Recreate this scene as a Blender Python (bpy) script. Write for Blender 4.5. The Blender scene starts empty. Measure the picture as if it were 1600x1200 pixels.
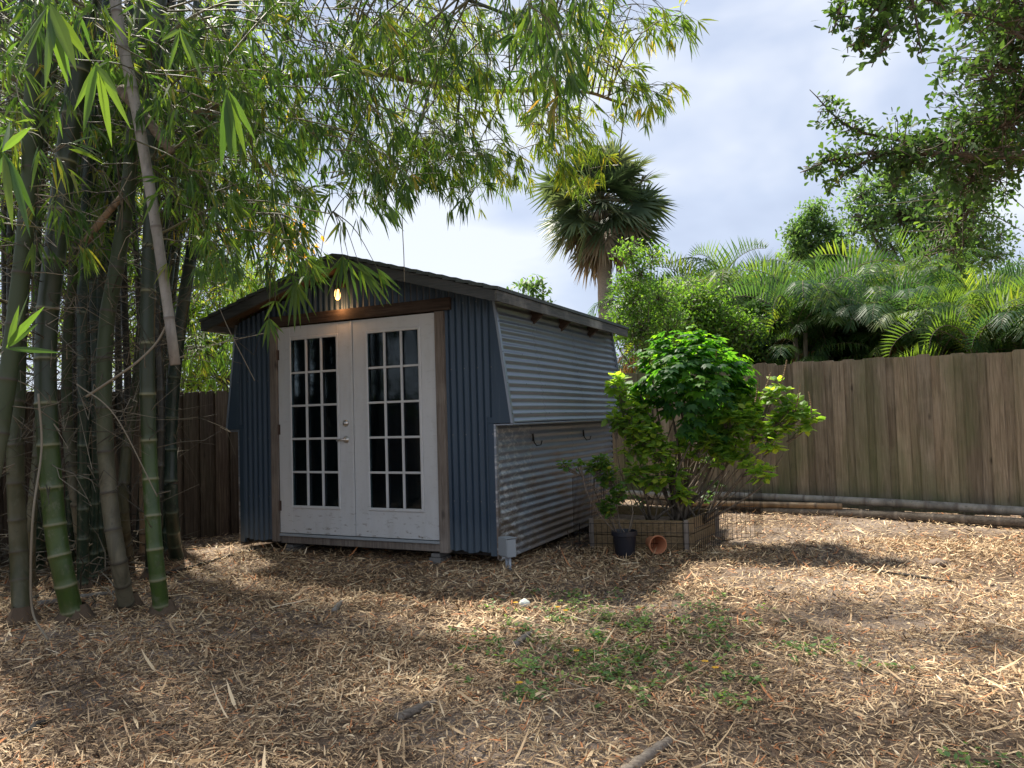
import bpy, bmesh, math, random
import numpy as np
from mathutils import Vector, Matrix
random.seed(7)
rng = np.random.default_rng(11)
sc = bpy.context.scene
COL = sc.collection
R_ = math.radians

# ---------------------------------------------------------------- camera
F_PX, PITCH, ROLL, CAMZ = 1199.0, 0.0434, 0.0286, 1.30
_F = Vector((0, math.cos(PITCH), math.sin(PITCH)))
_U = Vector((0, -math.sin(PITCH), math.cos(PITCH)))
_R = Vector((1, 0, 0))
_X = _R * math.cos(ROLL) - _U * math.sin(ROLL)
_Y = _R * math.sin(ROLL) + _U * math.cos(ROLL)
cam_d = bpy.data.cameras.new('camera')
cam = bpy.data.objects.new('camera', cam_d)
COL.objects.link(cam)
cam_d.sensor_width = 36
cam_d.lens = F_PX / 1600 * 36
cam_d.clip_start = 0.05
cam_d.clip_end = 2000
M = Matrix((( _X.x, _Y.x, -_F.x, 0), (_X.y, _Y.y, -_F.y, 0), (_X.z, _Y.z, -_F.z, CAMZ), (0, 0, 0, 1)))
cam.matrix_world = M
sc.camera = cam

# ---------------------------------------------------------------- light
SUN_AZ, SUN_EL = R_(-36), R_(58)          # azimuth measured from +Y, negative = to the left
sd = bpy.data.lights.new('sun', 'SUN')
sd.energy = 5.0
sd.angle = R_(3.0)
sd.color = (1.0, 0.93, 0.80)
sun = bpy.data.objects.new('sun', sd)
COL.objects.link(sun)
to_sun = Vector((math.sin(SUN_AZ) * math.cos(SUN_EL), math.cos(SUN_AZ) * math.cos(SUN_EL), math.sin(SUN_EL)))
sun.rotation_euler = (-to_sun).to_track_quat('-Z', 'Y').to_euler()
sun.location = (0, 0, 30)

w = bpy.data.worlds.new('World')
sc.world = w
w.use_nodes = True
nt = w.node_tree
nt.nodes.clear()
def wn(t, **k):
    n = nt.nodes.new(t)
    for a, b in k.items(): setattr(n, a, b)
    return n
wo = wn('ShaderNodeOutputWorld'); bg = wn('ShaderNodeBackground'); sky = wn('ShaderNodeTexSky')
sky.sky_type = 'NISHITA'; sky.sun_disc = False
sky.sun_elevation = SUN_EL; sky.sun_rotation = SUN_AZ
tc = wn('ShaderNodeTexCoord'); mp = wn('ShaderNodeMapping')
mp.inputs['Scale'].default_value = (1.0, 1.0, 1.9)
mp.inputs['Rotation'].default_value = (0.0, 0.22, 0.3)
n1 = wn('ShaderNodeTexNoise'); n1.inputs['Scale'].default_value = 2.1; n1.inputs['Detail'].default_value = 5; n1.inputs['Roughness'].default_value = 0.5; n1.inputs['Distortion'].default_value = 0.25
cr = wn('ShaderNodeValToRGB')
cr.color_ramp.elements[0].position = 0.38; cr.color_ramp.elements[0].color = (3.9, 4.5, 6.0, 1)
cr.color_ramp.elements[1].position = 0.61; cr.color_ramp.elements[1].color = (7.5, 7.9, 8.7, 1)
e = cr.color_ramp.elements.new(0.5); e.color = (5.3, 6.0, 7.5, 1)
mx = wn('ShaderNodeMix', data_type='RGBA'); mx.inputs[0].default_value = 0.86
L = nt.links
L.new(tc.outputs['Generated'], mp.inputs['Vector']); L.new(mp.outputs[0], n1.inputs['Vector']); L.new(n1.outputs['Fac'], cr.inputs['Fac'])
L.new(sky.outputs[0], mx.inputs[6]); L.new(cr.outputs[0], mx.inputs[7]); L.new(mx.outputs[2], bg.inputs['Color'])
bg.inputs['Strength'].default_value = 0.066
L.new(bg.outputs[0], wo.inputs['Surface'])

vs = sc.view_settings
vs.view_transform = 'Standard'; vs.look = 'None'; vs.gamma = 1; vs.exposure = 1.0
vs.use_curve_mapping = False
sc.cycles.max_bounces = 7; sc.cycles.transparent_max_bounces = 12; sc.cycles.diffuse_bounces = 4
sc.cycles.use_denoising = True

# ---------------------------------------------------------------- helpers
def pt(px, py, D):
    """point seen at photo pixel (1600 wide) at forward distance D"""
    a = (px - 800) / F_PX; b = (600 - py) / F_PX
    d = _F + _X * a + _Y * b
    s = D / d.y
    return Vector((d.x * s, D, CAMZ + d.z * s))
def gz(x, y):
    return (0.022 * np.sin(x * 1.3 + 0.7) * np.cos(y * 1.1) + 0.014 * np.sin(x * 3.1 + y * 2.3)
            + 0.06 * np.exp(-((x + 2.6) ** 2 + (y - 7.6) ** 2) / 1.2)
            + 0.05 * np.exp(-((x + 2.2) ** 2 / 2 + (y - 5.0) ** 2) / 1.0))
def gp(px, py):
    a = (px - 800) / F_PX; b = (600 - py) / F_PX
    d = _F + _X * a + _Y * b
    s = -CAMZ / d.z
    x, y = d.x * s, d.y * s
    return Vector((x, y, float(gz(x, y))))

def props(o, label=None, cat=None, group=None, kind=None):
    if label: o['label'] = label
    if cat: o['category'] = cat
    if group: o['group'] = group
    if kind: o['kind'] = kind
    return o
def empty(name, loc, rz=0, **k):
    o = bpy.data.objects.new(name, None); COL.objects.link(o)
    o.empty_display_size = 0.2
    o.location = loc; o.rotation_euler = (0, 0, rz)
    return props(o, **k)
def link(name, me, mat, parent=None, **k):
    o = bpy.data.objects.new(name, me); COL.objects.link(o)
    if mat: me.materials.append(mat)
    if parent: o.parent = parent
    return props(o, **k)

class Acc:
    """vectorised mesh accumulator: faces given as arrays (n,3) or (n,4)"""
    def __init__(s): s.v = []; s.f = []; s.r = []; s.n = 0
    def add(s, V, faces, rnd):
        V = np.asarray(V, float).reshape(-1, 3)
        for f in faces: s.f.append(np.asarray(f, np.int64) + s.n)
        s.v.append(V); s.r.append(np.broadcast_to(np.asarray(rnd, float), (len(V),)).copy()); s.n += len(V)
    def mesh(s, name, smooth=False, origin=None):
        me = bpy.data.meshes.new(name)
        if not s.v: return me
        V = np.concatenate(s.v)
        if origin is not None: V = V - np.array(origin)
        tot = np.concatenate([np.full(len(f), f.shape[1], np.int32) for f in s.f])
        loops = np.concatenate([f.ravel() for f in s.f]).astype(np.int32)
        me.vertices.add(len(V)); me.vertices.foreach_set('co', V.astype(np.float32).ravel())
        me.loops.add(len(loops)); me.loops.foreach_set('vertex_index', loops)
        st = np.concatenate([[0], np.cumsum(tot)[:-1]]).astype(np.int32)
        me.polygons.add(len(tot)); me.polygons.foreach_set('loop_start', st)
        try: me.polygons.foreach_set('loop_total', tot)
        except Exception: pass
        me.update(calc_edges=True)
        a = me.attributes.new('rnd', 'FLOAT', 'POINT')
        a.data.foreach_set('value', np.concatenate(s.r).astype(np.float32))
        me.polygons.foreach_set('use_smooth', np.full(len(tot), bool(smooth)))
        return me

def unit(a): return a / np.maximum(np.linalg.norm(a, axis=-1, keepdims=True), 1e-9)
LANCE = ((0, 0), (.22, .9), (.55, .85), (1, 0))
OVATE = ((0, 0), (.25, .85), (.6, .95), (1, 0))
OBOV = ((0, 0), (.4, .65), (.78, 1), (1, 0.0))
def leaves(acc, B, D, S, Ln, W, prof=LANCE, droop=0.15, rnd=None, fold=0.0):
    B = np.asarray(B, float); N = len(B)
    if N == 0: return
    D = unit(np.asarray(D, float)); S = np.asarray(S, float)
    S = unit(S - D * (S * D).sum(1, keepdims=True))
    Nn = np.cross(D, S)
    Ln = np.broadcast_to(Ln, (N,))[:, None]; W = np.broadcast_to(W, (N,))[:, None]
    droop = np.broadcast_to(droop, (N,))[:, None]
    if rnd is None: rnd = rng.random(N)
    cols = []
    down = np.array([0, 0, -1.0])
    for t, wd in prof:
        c = B + D * Ln * t + down * droop * Ln * t * t
        if wd == 0: cols.append([c])
        elif fold: cols.append([c - S * W * wd / 2 + Nn * W * wd * fold, c, c + S * W * wd / 2 + Nn * W * wd * fold])
        else: cols.append([c - S * W * wd / 2, c + S * W * wd / 2])
    k = sum(len(c) for c in cols)
    V = np.stack([x for c in cols for x in c], 1).reshape(-1, 3)
    base = (np.arange(N) * k)[:, None]
    F3, F4, i = [], [], 0
    for a, b in zip(cols[:-1], cols[1:]):
        ia = list(range(i, i + len(a))); ib = list(range(i + len(a), i + len(a) + len(b)))
        if len(a) == 1:
            for q in range(len(b) - 1): F3.append((ia[0], ib[q], ib[q + 1]))
        elif len(b) == 1:
            for q in range(len(a) - 1): F3.append((ia[q], ia[q + 1], ib[0])[::-1])
        else:
            for q in range(len(a) - 1): F4.append((ia[q], ib[q], ib[q + 1], ia[q + 1]))
        i += len(a)
    faces = []
    if F3: faces.append((base[:, None] + np.array(F3)[None]).reshape(-1, 3))
    if F4: faces.append((base[:, None] + np.array(F4)[None]).reshape(-1, 4))
    acc.add(V, faces, np.repeat(rnd, k))

def tubes(acc, P, Rr, sides=4, rnd=None, ringr=None):
    """P (N,K,3) polylines, Rr (N,K) or (K,) radii"""
    P = np.asarray(P, float)
    if P.ndim == 2: P = P[None]
    N, K, _ = P.shape
    Rr = np.broadcast_to(np.asarray(Rr, float), (N, K))
    T = np.gradient(P, axis=1); T = unit(T)
    ref = np.where(np.abs(T[:, :1, 2:3]) < 0.9, np.array([0, 0, 1.0]), np.array([1.0, 0, 0]))
    ref = np.broadcast_to(ref, T.shape)
    A = unit(np.cross(T, ref)); Bn = np.cross(T, A)
    ang = np.arange(sides) * 2 * np.pi / sides
    V = P[:, :, None] + Rr[..., None, None] * (A[:, :, None] * np.cos(ang)[None, None, :, None] + Bn[:, :, None] * np.sin(ang)[None, None, :, None])
    V = V.reshape(-1, 3)
    f = []
    for k in range(K - 1):
        for s in range(sides):
            s2 = (s + 1) % sides
            f.append((k * sides + s, k * sides + s2, (k + 1) * sides + s2, (k + 1) * sides + s))
    f = (np.arange(N) * K * sides)[:, None, None] + np.array(f)[None]
    caps = []
    if sides > 4:
        c0 = np.arange(sides)[::-1]; c1 = (K - 1) * sides + np.arange(sides)
        caps = [((np.arange(N) * K * sides)[:, None] + c0[None]), ((np.arange(N) * K * sides)[:, None] + c1[None])]
    if ringr is not None: r = np.repeat(np.broadcast_to(ringr, (N, K)).ravel(), sides)
    elif rnd is None: r = np.repeat(rng.random(N), K * sides)
    else: r = np.broadcast_to(rnd, (len(V),))
    acc.add(V, [f.reshape(-1, 4)] + caps, r)

def spline(pts, n):
    """Catmull-Rom through pts, n samples"""
    p = np.array([list(q) for q in pts], float)
    p = np.vstack([2 * p[0] - p[1], p, 2 * p[-1] - p[-2]])
    seg = len(p) - 3
    t = np.linspace(0, seg - 1e-6, n); i = t.astype(int); u = (t - i)[:, None]
    a, b, c, d = p[i], p[i + 1], p[i + 2], p[i + 3]
    return 0.5 * (2 * b + (c - a) * u + (2 * a - 5 * b + 4 * c - d) * u ** 2 + (3 * b - a - 3 * c + d) * u ** 3)

class MB:
    """hard-surface builder"""
    def __init__(s): s.bm = bmesh.new()
    def box(s, x0, x1, y0, y1, z0, z1, rot=None, off=None):
        r = bmesh.ops.create_cube(s.bm, size=1)
        for v in r['verts']:
            v.co = Vector(((x0 + x1) / 2 + v.co.x * (x1 - x0), (y0 + y1) / 2 + v.co.y * (y1 - y0), (z0 + z1) / 2 + v.co.z * (z1 - z0)))
            if rot is not None: v.co = rot @ v.co
            if off is not None: v.co += Vector(off)
        return s
    def prism(s, poly, fn0, fn1):
        """poly: list of 2D points; fn0/fn1 map a 2D point to the two 3D ends"""
        a = [s.bm.verts.new(fn0(*p)) for p in poly]; b = [s.bm.verts.new(fn1(*p)) for p in poly]
        n = len(poly)
        s.bm.faces.new(a[::-1]); s.bm.faces.new(b)
        for i in range(n): s.bm.faces.new((a[i], a[(i + 1) % n], b[(i + 1) % n], b[i]))
        return s
    def tube(s, pts, r, sides=10):
        pts = [Vector(p) for p in pts]; rs = r if isinstance(r, (list, tuple)) else [r] * len(pts)
        prev = None; first = None
        T0 = (pts[1] - pts[0]).normalized()
        ref = Vector((0, 0, 1)) if abs(T0.z) < 0.9 else Vector((1, 0, 0))
        for i, p in enumerate(pts):
            T = (pts[min(i + 1, len(pts) - 1)] - pts[max(i - 1, 0)]).normalized()
            A = T.cross(ref).normalized(); B = T.cross(A)
            ring = [s.bm.verts.new(p + (A * math.cos(2 * math.pi * k / sides) + B * math.sin(2 * math.pi * k / sides)) * rs[i]) for k in range(sides)]
            if prev:
                for k in range(sides): s.bm.faces.new((prev[k], prev[(k + 1) % sides], ring[(k + 1) % sides], ring[k]))
            else: first = ring
            prev = ring
        s.bm.faces.new(first[::-1]); s.bm.faces.new(prev)
        return s
    def lathe(s, prof, n=24, c=(0, 0, 0)):
        rings = []
        for r, z in prof:
            rings.append([s.bm.verts.new((c[0] + r * math.cos(2 * math.pi * k / n), c[1] + r * math.sin(2 * math.pi * k / n), c[2] + z)) for k in range(n)])
        for a, b in zip(rings[:-1], rings[1:]):
            for k in range(n): s.bm.faces.new((a[k], a[(k + 1) % n], b[(k + 1) % n], b[k]))
        s.bm.faces.new(rings[0][::-1])
        return s
    def grid(s, P):
        rows = [[s.bm.verts.new(q) for q in r] for r in P]
        for a, b in zip(rows[:-1], rows[1:]):
            for k in range(len(a) - 1): s.bm.faces.new((a[k], a[k + 1], b[k + 1], b[k]))
        return s
    def build(s, name, mat, parent=None, bevel=0, smooth=False, **k):
        bmesh.ops.recalc_face_normals(s.bm, faces=s.bm.faces)
        if bevel:
            bmesh.ops.bevel(s.bm, geom=[e for e in s.bm.edges if len(e.link_faces) == 2 and e.calc_face_angle(0) > 0.6], offset=bevel, segments=1, affect='EDGES', clamp_overlap=True)
        me = bpy.data.meshes.new(name); s.bm.to_mesh(me); s.bm.free()
        if smooth:
            for p in me.polygons: p.use_smooth = True
        return link(name, me, mat, parent, **k)

# ---------------------------------------------------------------- materials
def mat(name):
    m = bpy.data.materials.new(name); m.use_nodes = True
    nt = m.node_tree; nt.nodes.clear()
    out = nt.nodes.new('ShaderNodeOutputMaterial'); b = nt.nodes.new('ShaderNodeBsdfPrincipled')
    nt.links.new(b.outputs[0], out.inputs[0])
    return m, nt, b, out
def N(nt, t, ins=None, **k):
    n = nt.nodes.new(t)
    for a, b in k.items(): setattr(n, a, b)
    for a, b in (ins or {}).items():
        if isinstance(b, bpy.types.NodeSocket): nt.links.new(b, n.inputs[a])
        else: n.inputs[a].default_value = b
    return n
def ramp(nt, fac, stops):
    r = nt.nodes.new('ShaderNodeValToRGB'); nt.links.new(fac, r.inputs[0])
    el = r.color_ramp.elements
    while len(el) < len(stops): el.new(0.5)
    for e, (p, c) in zip(el, stops): e.position = p; e.color = (*c, 1) if len(c) == 3 else c
    return r.outputs[0]
def coords(nt, scale=(1, 1, 1), kind='Object'):
    t = N(nt, 'ShaderNodeTexCoord'); m = N(nt, 'ShaderNodeMapping', {'Vector': t.outputs[kind], 'Scale': scale})
    return m.outputs[0]
def noise(nt, vec, scale, detail=4, rough=0.55, dist=0):
    return N(nt, 'ShaderNodeTexNoise', {'Vector': vec, 'Scale': scale, 'Detail': detail, 'Roughness': rough, 'Distortion': dist}).outputs['Fac']
def mixc(nt, f, a, b, blend='MIX'):
    n = nt.nodes.new('ShaderNodeMix'); n.data_type = 'RGBA'; n.blend_type = blend
    for i, v in ((0, f), (6, a), (7, b)):
        if isinstance(v, bpy.types.NodeSocket): nt.links.new(v, n.inputs[i])
        else: n.inputs[i].default_value = v if i == 0 else (*v, 1)
    return n.outputs[2]
def bump(nt, b, h, strength=0.3, dist=0.01):
    n = N(nt, 'ShaderNodeBump', {'Height': h, 'Strength': strength, 'Distance': dist})
    nt.links.new(n.outputs[0], b.inputs['Normal'])
def math_(nt, op, a, b=0.0, clamp=False):
    n = nt.nodes.new('ShaderNodeMath'); n.operation = op; n.use_clamp = clamp
    for i, v in ((0, a), (1, b)):
        if isinstance(v, bpy.types.NodeSocket): nt.links.new(v, n.inputs[i])
        else: n.inputs[i].default_value = v
    return n.outputs[0]
def attr(nt, name='rnd'):
    return N(nt, 'ShaderNodeAttribute', attribute_name=name).outputs['Fac']

def leafmat(name, stops, trans=(0.25, 0.45, 0.05), tf=0.4, rough=0.5, spec=0.4, ovar=None):
    m, nt, b, out = mat(name)
    c = ramp(nt, attr(nt), stops)
    if ovar: c = mixc(nt, 1.0, c, ramp(nt, N(nt, 'ShaderNodeObjectInfo').outputs['Random'], ovar), 'MULTIPLY')
    nz = noise(nt, coords(nt), 1.2, 2)
    c = mixc(nt, 1.0, c, ramp(nt, nz, ((.3, (.72, .76, .72)), (.7, (1.25, 1.2, 1.1)))), 'MULTIPLY')
    nt.links.new(c, b.inputs['Base Color'])
    b.inputs['Roughness'].default_value = rough
    b.inputs['Specular IOR Level'].default_value = spec
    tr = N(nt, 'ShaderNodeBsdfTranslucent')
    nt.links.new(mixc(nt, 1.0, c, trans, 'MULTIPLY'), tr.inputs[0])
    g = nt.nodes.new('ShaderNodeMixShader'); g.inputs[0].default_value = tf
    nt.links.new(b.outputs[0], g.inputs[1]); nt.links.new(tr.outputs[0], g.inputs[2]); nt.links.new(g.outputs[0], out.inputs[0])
    return m
# translucent tint multiplies leaf colour: values above 1 give the yellow-green glow of back-lit leaves
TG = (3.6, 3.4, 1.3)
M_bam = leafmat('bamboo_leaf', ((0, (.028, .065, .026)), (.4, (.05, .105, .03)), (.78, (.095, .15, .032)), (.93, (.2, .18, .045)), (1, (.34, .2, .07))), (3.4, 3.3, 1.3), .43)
M_bamy = leafmat('bamboo_leaf_sunny', ((0, (.05, .105, .03)), (.5, (.10, .16, .032)), (.82, (.2, .22, .04)), (1, (.4, .26, .06))), (3.5, 3.3, 1.2), .48)
M_back = leafmat('back_foliage', ((0, (.07, .14, .03)), (.6, (.13, .22, .04)), (.9, (.25, .28, .05)), (1, (.5, .3, .05))), TG, .5)
M_mid = leafmat('mid_leaf', ((0, (.05, .11, .03)), (.6, (.09, .17, .035)), (.92, (.16, .23, .045)), (1, (.3, .28, .05))), (3.0, 3.2, 1.2), .42)
M_yel = leafmat('yellow_foliage', ((0, (.34, .26, .05)), (1, (.6, .42, .06))), (2.2, 1.6, .6), .5)
M_oak = leafmat('oak_leaf', ((0, (.04, .075, .035)), (.7, (.07, .12, .045)), (.93, (.13, .19, .045)), (1, (.26, .24, .06))), (2.6, 2.9, 1.2), .36, .55, .2)
M_areca = leafmat('areca_leaf', ((0, (.028, .07, .038)), (.6, (.06, .12, .05)), (.88, (.14, .19, .05)), (1, (.34, .26, .07))), (3.0, 3.0, 1.1), .42, .5, .3, ((0, (.6, .68, .8)), (.55, (1, 1, 1)), (.8, (1.35, 1.2, .85)), (1, (1.9, 1.45, .8))))
M_arecad = leafmat('areca_dead_leaf', ((0, (.26, .13, .06)), (1, (.40, .24, .12))), (1.5, 1.3, 1), .3)
M_sabal = leafmat('fan_leaf', ((0, (.045, .08, .05)), (.65, (.09, .135, .08)), (1, (.19, .2, .13))), (2.3, 2.2, 1.1), .32)
M_sabald = leafmat('dead_fan_leaf', ((0, (.16, .13, .10)), (1, (.36, .29, .2))), (1.4, 1.3, 1.1), .25)
M_tree = leafmat('far_leaf', ((0, (.06, .12, .055)), (.7, (.11, .18, .075)), (1, (.19, .25, .09))), (2.6, 2.8, 1.2), .4)
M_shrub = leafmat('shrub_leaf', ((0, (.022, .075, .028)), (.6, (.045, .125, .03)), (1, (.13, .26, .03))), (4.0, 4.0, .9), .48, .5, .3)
M_lime = leafmat('lime_leaf', ((0, (.10, .19, .045)), (.6, (.18, .29, .055)), (1, (.33, .39, .07))), (3.0, 3.1, 1.1), .45)
M_weed = leafmat('weed_leaf', ((0, (.07, .15, .05)), (.7, (.13, .23, .06)), (1, (.26, .34, .08))), (2.5, 2.8, 1.2), .35)
M_petal = leafmat('petal', ((0, (.8, .42, .02)), (1, (.85, .5, .03))), (1, 1, 1), .3)

def litter_mat():
    m, nt, b, out = mat('dry_leaf_litter')
    c = ramp(nt, attr(nt), ((0, (.035, .02, .011)), (.22, (.12, .07, .036)), (.42, (.35, .225, .12)), (.66, (.60, .43, .245)), (.86, (.82, .64, .40)), (.96, (.92, .78, .56)), (1, (.52, .21, .08))))
    nt.links.new(c, b.inputs['Base Color']); b.inputs['Roughness'].default_value = .6
    b.inputs['Specular IOR Level'].default_value = .35
    return m
M_litter = litter_mat()

def ground_mat():
    m, nt, b, out = mat('soil')
    v = coords(nt)
    big = noise(nt, v, .55, 4, .6); mid = noise(nt, v, 7, 5, .65); fine = noise(nt, v, 60, 4, .7)
    c = ramp(nt, mid, ((.3, (.07, .046, .03)), (.5, (.13, .09, .062)), (.7, (.22, .16, .115))))
    c = mixc(nt, math_(nt, 'MULTIPLY', ramp(nt, big, ((.45, (0, 0, 0)), (.62, (1, 1, 1)))), .6), c, (.33, .275, .235))
    vs_ = N(nt, 'ShaderNodeTexVoronoi', {'Vector': coords(nt, (1, 2.2, 1)), 'Scale': 38.0})
    c = mixc(nt, ramp(nt, vs_.outputs['Distance'], ((.12, (.7, .7, .7)), (.3, (0, 0, 0)))), c, (.36, .28, .19))
    nt.links.new(c, b.inputs['Base Color']); b.inputs['Roughness'].default_value = .9
    b.inputs['Specular IOR Level'].default_value = .2
    bump(nt, b, math_(nt, 'ADD', math_(nt, 'MULTIPLY', fine, .5), mid), .7, .03)
    return m
M_ground = ground_mat()

def woodmat(name, dark, mid, light, axis='z', green=0.0, rough=.8, wear=.25, knots=True, stain=None):
    m, nt, b, out = mat(name)
    st = {'z': (17, 17, .8), 'x': (.8, 17, 17), 'y': (17, .8, 17)}[axis]
    r = attr(nt)
    t = N(nt, 'ShaderNodeTexCoord')
    off = N(nt, 'ShaderNodeCombineXYZ', {0: math_(nt, 'MULTIPLY', r, 37.0), 1: math_(nt, 'MULTIPLY', r, 11.0), 2: math_(nt, 'MULTIPLY', r, 53.0)})
    av = N(nt, 'ShaderNodeVectorMath', {0: t.outputs['Object'], 1: off.outputs[0]}, operation='ADD')
    mp = N(nt, 'ShaderNodeMapping', {'Vector': av.outputs[0], 'Scale': st})
    g = noise(nt, mp.outputs[0], 3.2, 7, .65, .6)
    c = ramp(nt, g, ((.3, dark), (.5, mid), (.72, light)))
    tint = ramp(nt, r, ((0, (.72, .70, .68)), (.5, (1, 1, 1)), (1, (1.25, 1.2, 1.15))))
    c = mixc(nt, 1.0, c, tint, 'MULTIPLY')
    if knots:
        mk = N(nt, 'ShaderNodeMapping', {'Vector': av.outputs[0], 'Scale': tuple(2.6 if s > 1 else 1.1 for s in st)})
        vo = N(nt, 'ShaderNodeTexVoronoi', {'Vector': mk.outputs[0], 'Scale': 1.6})
        c = mixc(nt, ramp(nt, vo.outputs['Distance'], ((.03, (.85, .85, .85)), (.1, (0, 0, 0)))), c, tuple(x * .35 for x in dark))
    blot = noise(nt, av.outputs[0], 1.7, 5, .6)
    c = mixc(nt, ramp(nt, blot, ((.5, (0, 0, 0)), (.72, (wear, wear, wear)))), c, tuple(min(1, x * 1.5) for x in light))
    if green:
        gn = noise(nt, coords(nt, (1.3, 1.3, .5)), 1.6, 4)
        c = mixc(nt, math_(nt, 'MULTIPLY', ramp(nt, gn, ((.42, (0, 0, 0)), (.66, (1, 1, 1)))), green), c, (.12, .14, .06))
    nt.links.new(c, b.inputs['Base Color']); b.inputs['Roughness'].default_value = rough
    b.inputs['Specular IOR Level'].default_value = .25
    bump(nt, b, g, .5, .008)
    return m
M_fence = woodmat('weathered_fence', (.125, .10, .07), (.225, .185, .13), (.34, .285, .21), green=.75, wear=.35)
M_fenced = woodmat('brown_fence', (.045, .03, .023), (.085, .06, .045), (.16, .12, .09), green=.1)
M_jamb = woodmat('grey_lumber', (.13, .11, .095), (.24, .205, .175), (.36, .32, .28))
M_header = woodmat('brown_lumber', (.04, .03, .024), (.07, .05, .04), (.12, .09, .07), 'x')
M_planter = woodmat('planter_lumber', (.14, .10, .05), (.26, .185, .10), (.38, .28, .17), 'x')
M_soffit = woodmat('soffit_ply', (.07, .045, .03), (.13, .085, .055), (.2, .14, .09), 'x', knots=False)
M_bark = woodmat('bark', (.07, .055, .042), (.14, .115, .09), (.24, .2, .16), knots=False)
M_palmtrunk = woodmat('palm_trunk', (.2, .165, .125), (.32, .27, .21), (.42, .36, .29), 'x', knots=False)
M_stick = woodmat('dead_stick', (.09, .07, .055), (.2, .165, .13), (.34, .29, .23), 'x', knots=False)
M_twig, _nt, _b, _o = mat('dry_twig')
_nt.links.new(ramp(_nt, attr(_nt), ((0, (.03, .025, .016)), (.6, (.09, .075, .05)), (.93, (.2, .17, .12)), (1, (.36, .32, .24)))), _b.inputs['Base Color']); _b.inputs['Roughness'].default_value = .7
M_gtwig, _nt, _b, _o = mat('green_twig')
_nt.links.new(ramp(_nt, attr(_nt), ((0, (.05, .06, .03)), (1, (.16, .14, .07)))), _b.inputs['Base Color']); _b.inputs['Roughness'].default_value = .6

def culmmat(name, a, b_, ring, mott=.5, rough=.4, top=None):
    m, nt, b, out = mat(name)
    v = coords(nt, (1, 1, .35)); n1 = noise(nt, v, 9, 5, .6, .3); n2 = noise(nt, coords(nt, (1, 1, .6)), 2.2, 4)
    c = mixc(nt, ramp(nt, n1, ((.35, (0, 0, 0)), (.65, (1, 1, 1)))), a, b_)
    c = mixc(nt, math_(nt, 'MULTIPLY', ramp(nt, n2, ((.5, (0, 0, 0)), (.64, (1, 1, 1)))), mott), c, (.20, .18, .125))
    sp = noise(nt, coords(nt), 34, 3)
    c = mixc(nt, ramp(nt, sp, ((.62, (0, 0, 0)), (.7, (.5, .5, .5)))), c, (.05, .05, .03))
    lc = noise(nt, coords(nt, (1, 1, .8)), 14, 6, .7, .5)
    c = mixc(nt, ramp(nt, lc, ((.55, (0, 0, 0)), (.66, (.45, .45, .45)))), c, (.15, .15, .10))
    c = mixc(nt, ramp(nt, noise(nt, coords(nt, (1, 1, .3)), 5, 4, .6, .8), ((.52, (0, 0, 0)), (.62, (.55, .55, .55)))), c, tuple(x * .4 for x in a))
    if top:
        zz = N(nt, 'ShaderNodeSeparateXYZ', {0: coords(nt)}).outputs[2]
        c = mixc(nt, ramp(nt, math_(nt, 'ADD', math_(nt, 'MULTIPLY', zz, .25), math_(nt, 'MULTIPLY', n2, .3)), ((.34, (0, 0, 0)), (.56, (.95, .95, .95)))), c, top)
    c = mixc(nt, attr(nt), c, ring)
    nt.links.new(c, b.inputs['Base Color']); b.inputs['Roughness'].default_value = rough
    bump(nt, b, n1, .15, .004)
    return m
M_cg = culmmat('green_culm', (.024, .055, .008), (.048, .084, .013), (.17, .17, .09), .3, .4, (.022, .032, .012))
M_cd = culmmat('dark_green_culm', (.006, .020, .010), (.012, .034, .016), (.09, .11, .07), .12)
M_ct = culmmat('tan_culm', (.10, .09, .055), (.17, .155, .10), (.06, .05, .035), .6, .6, (.034, .052, .016))
M_co = culmmat('olive_culm', (.05, .055, .022), (.10, .09, .045), (.08, .07, .045), .6, .55, (.028, .045, .012))
M_ck = culmmat('shade_dark_culm', (.008, .010, .006), (.02, .02, .012), (.05, .045, .03), .1)  # back culms: shade of the grove put into a near-black colour
M_cw = culmmat('pale_dead_culm', (.2, .185, .16), (.33, .31, .27), (.14, .12, .1), .3, .65)
M_cb = culmmat('brown_dead_culm', (.19, .12, .065), (.3, .2, .11), (.1, .07, .045), .3, .65)

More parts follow.
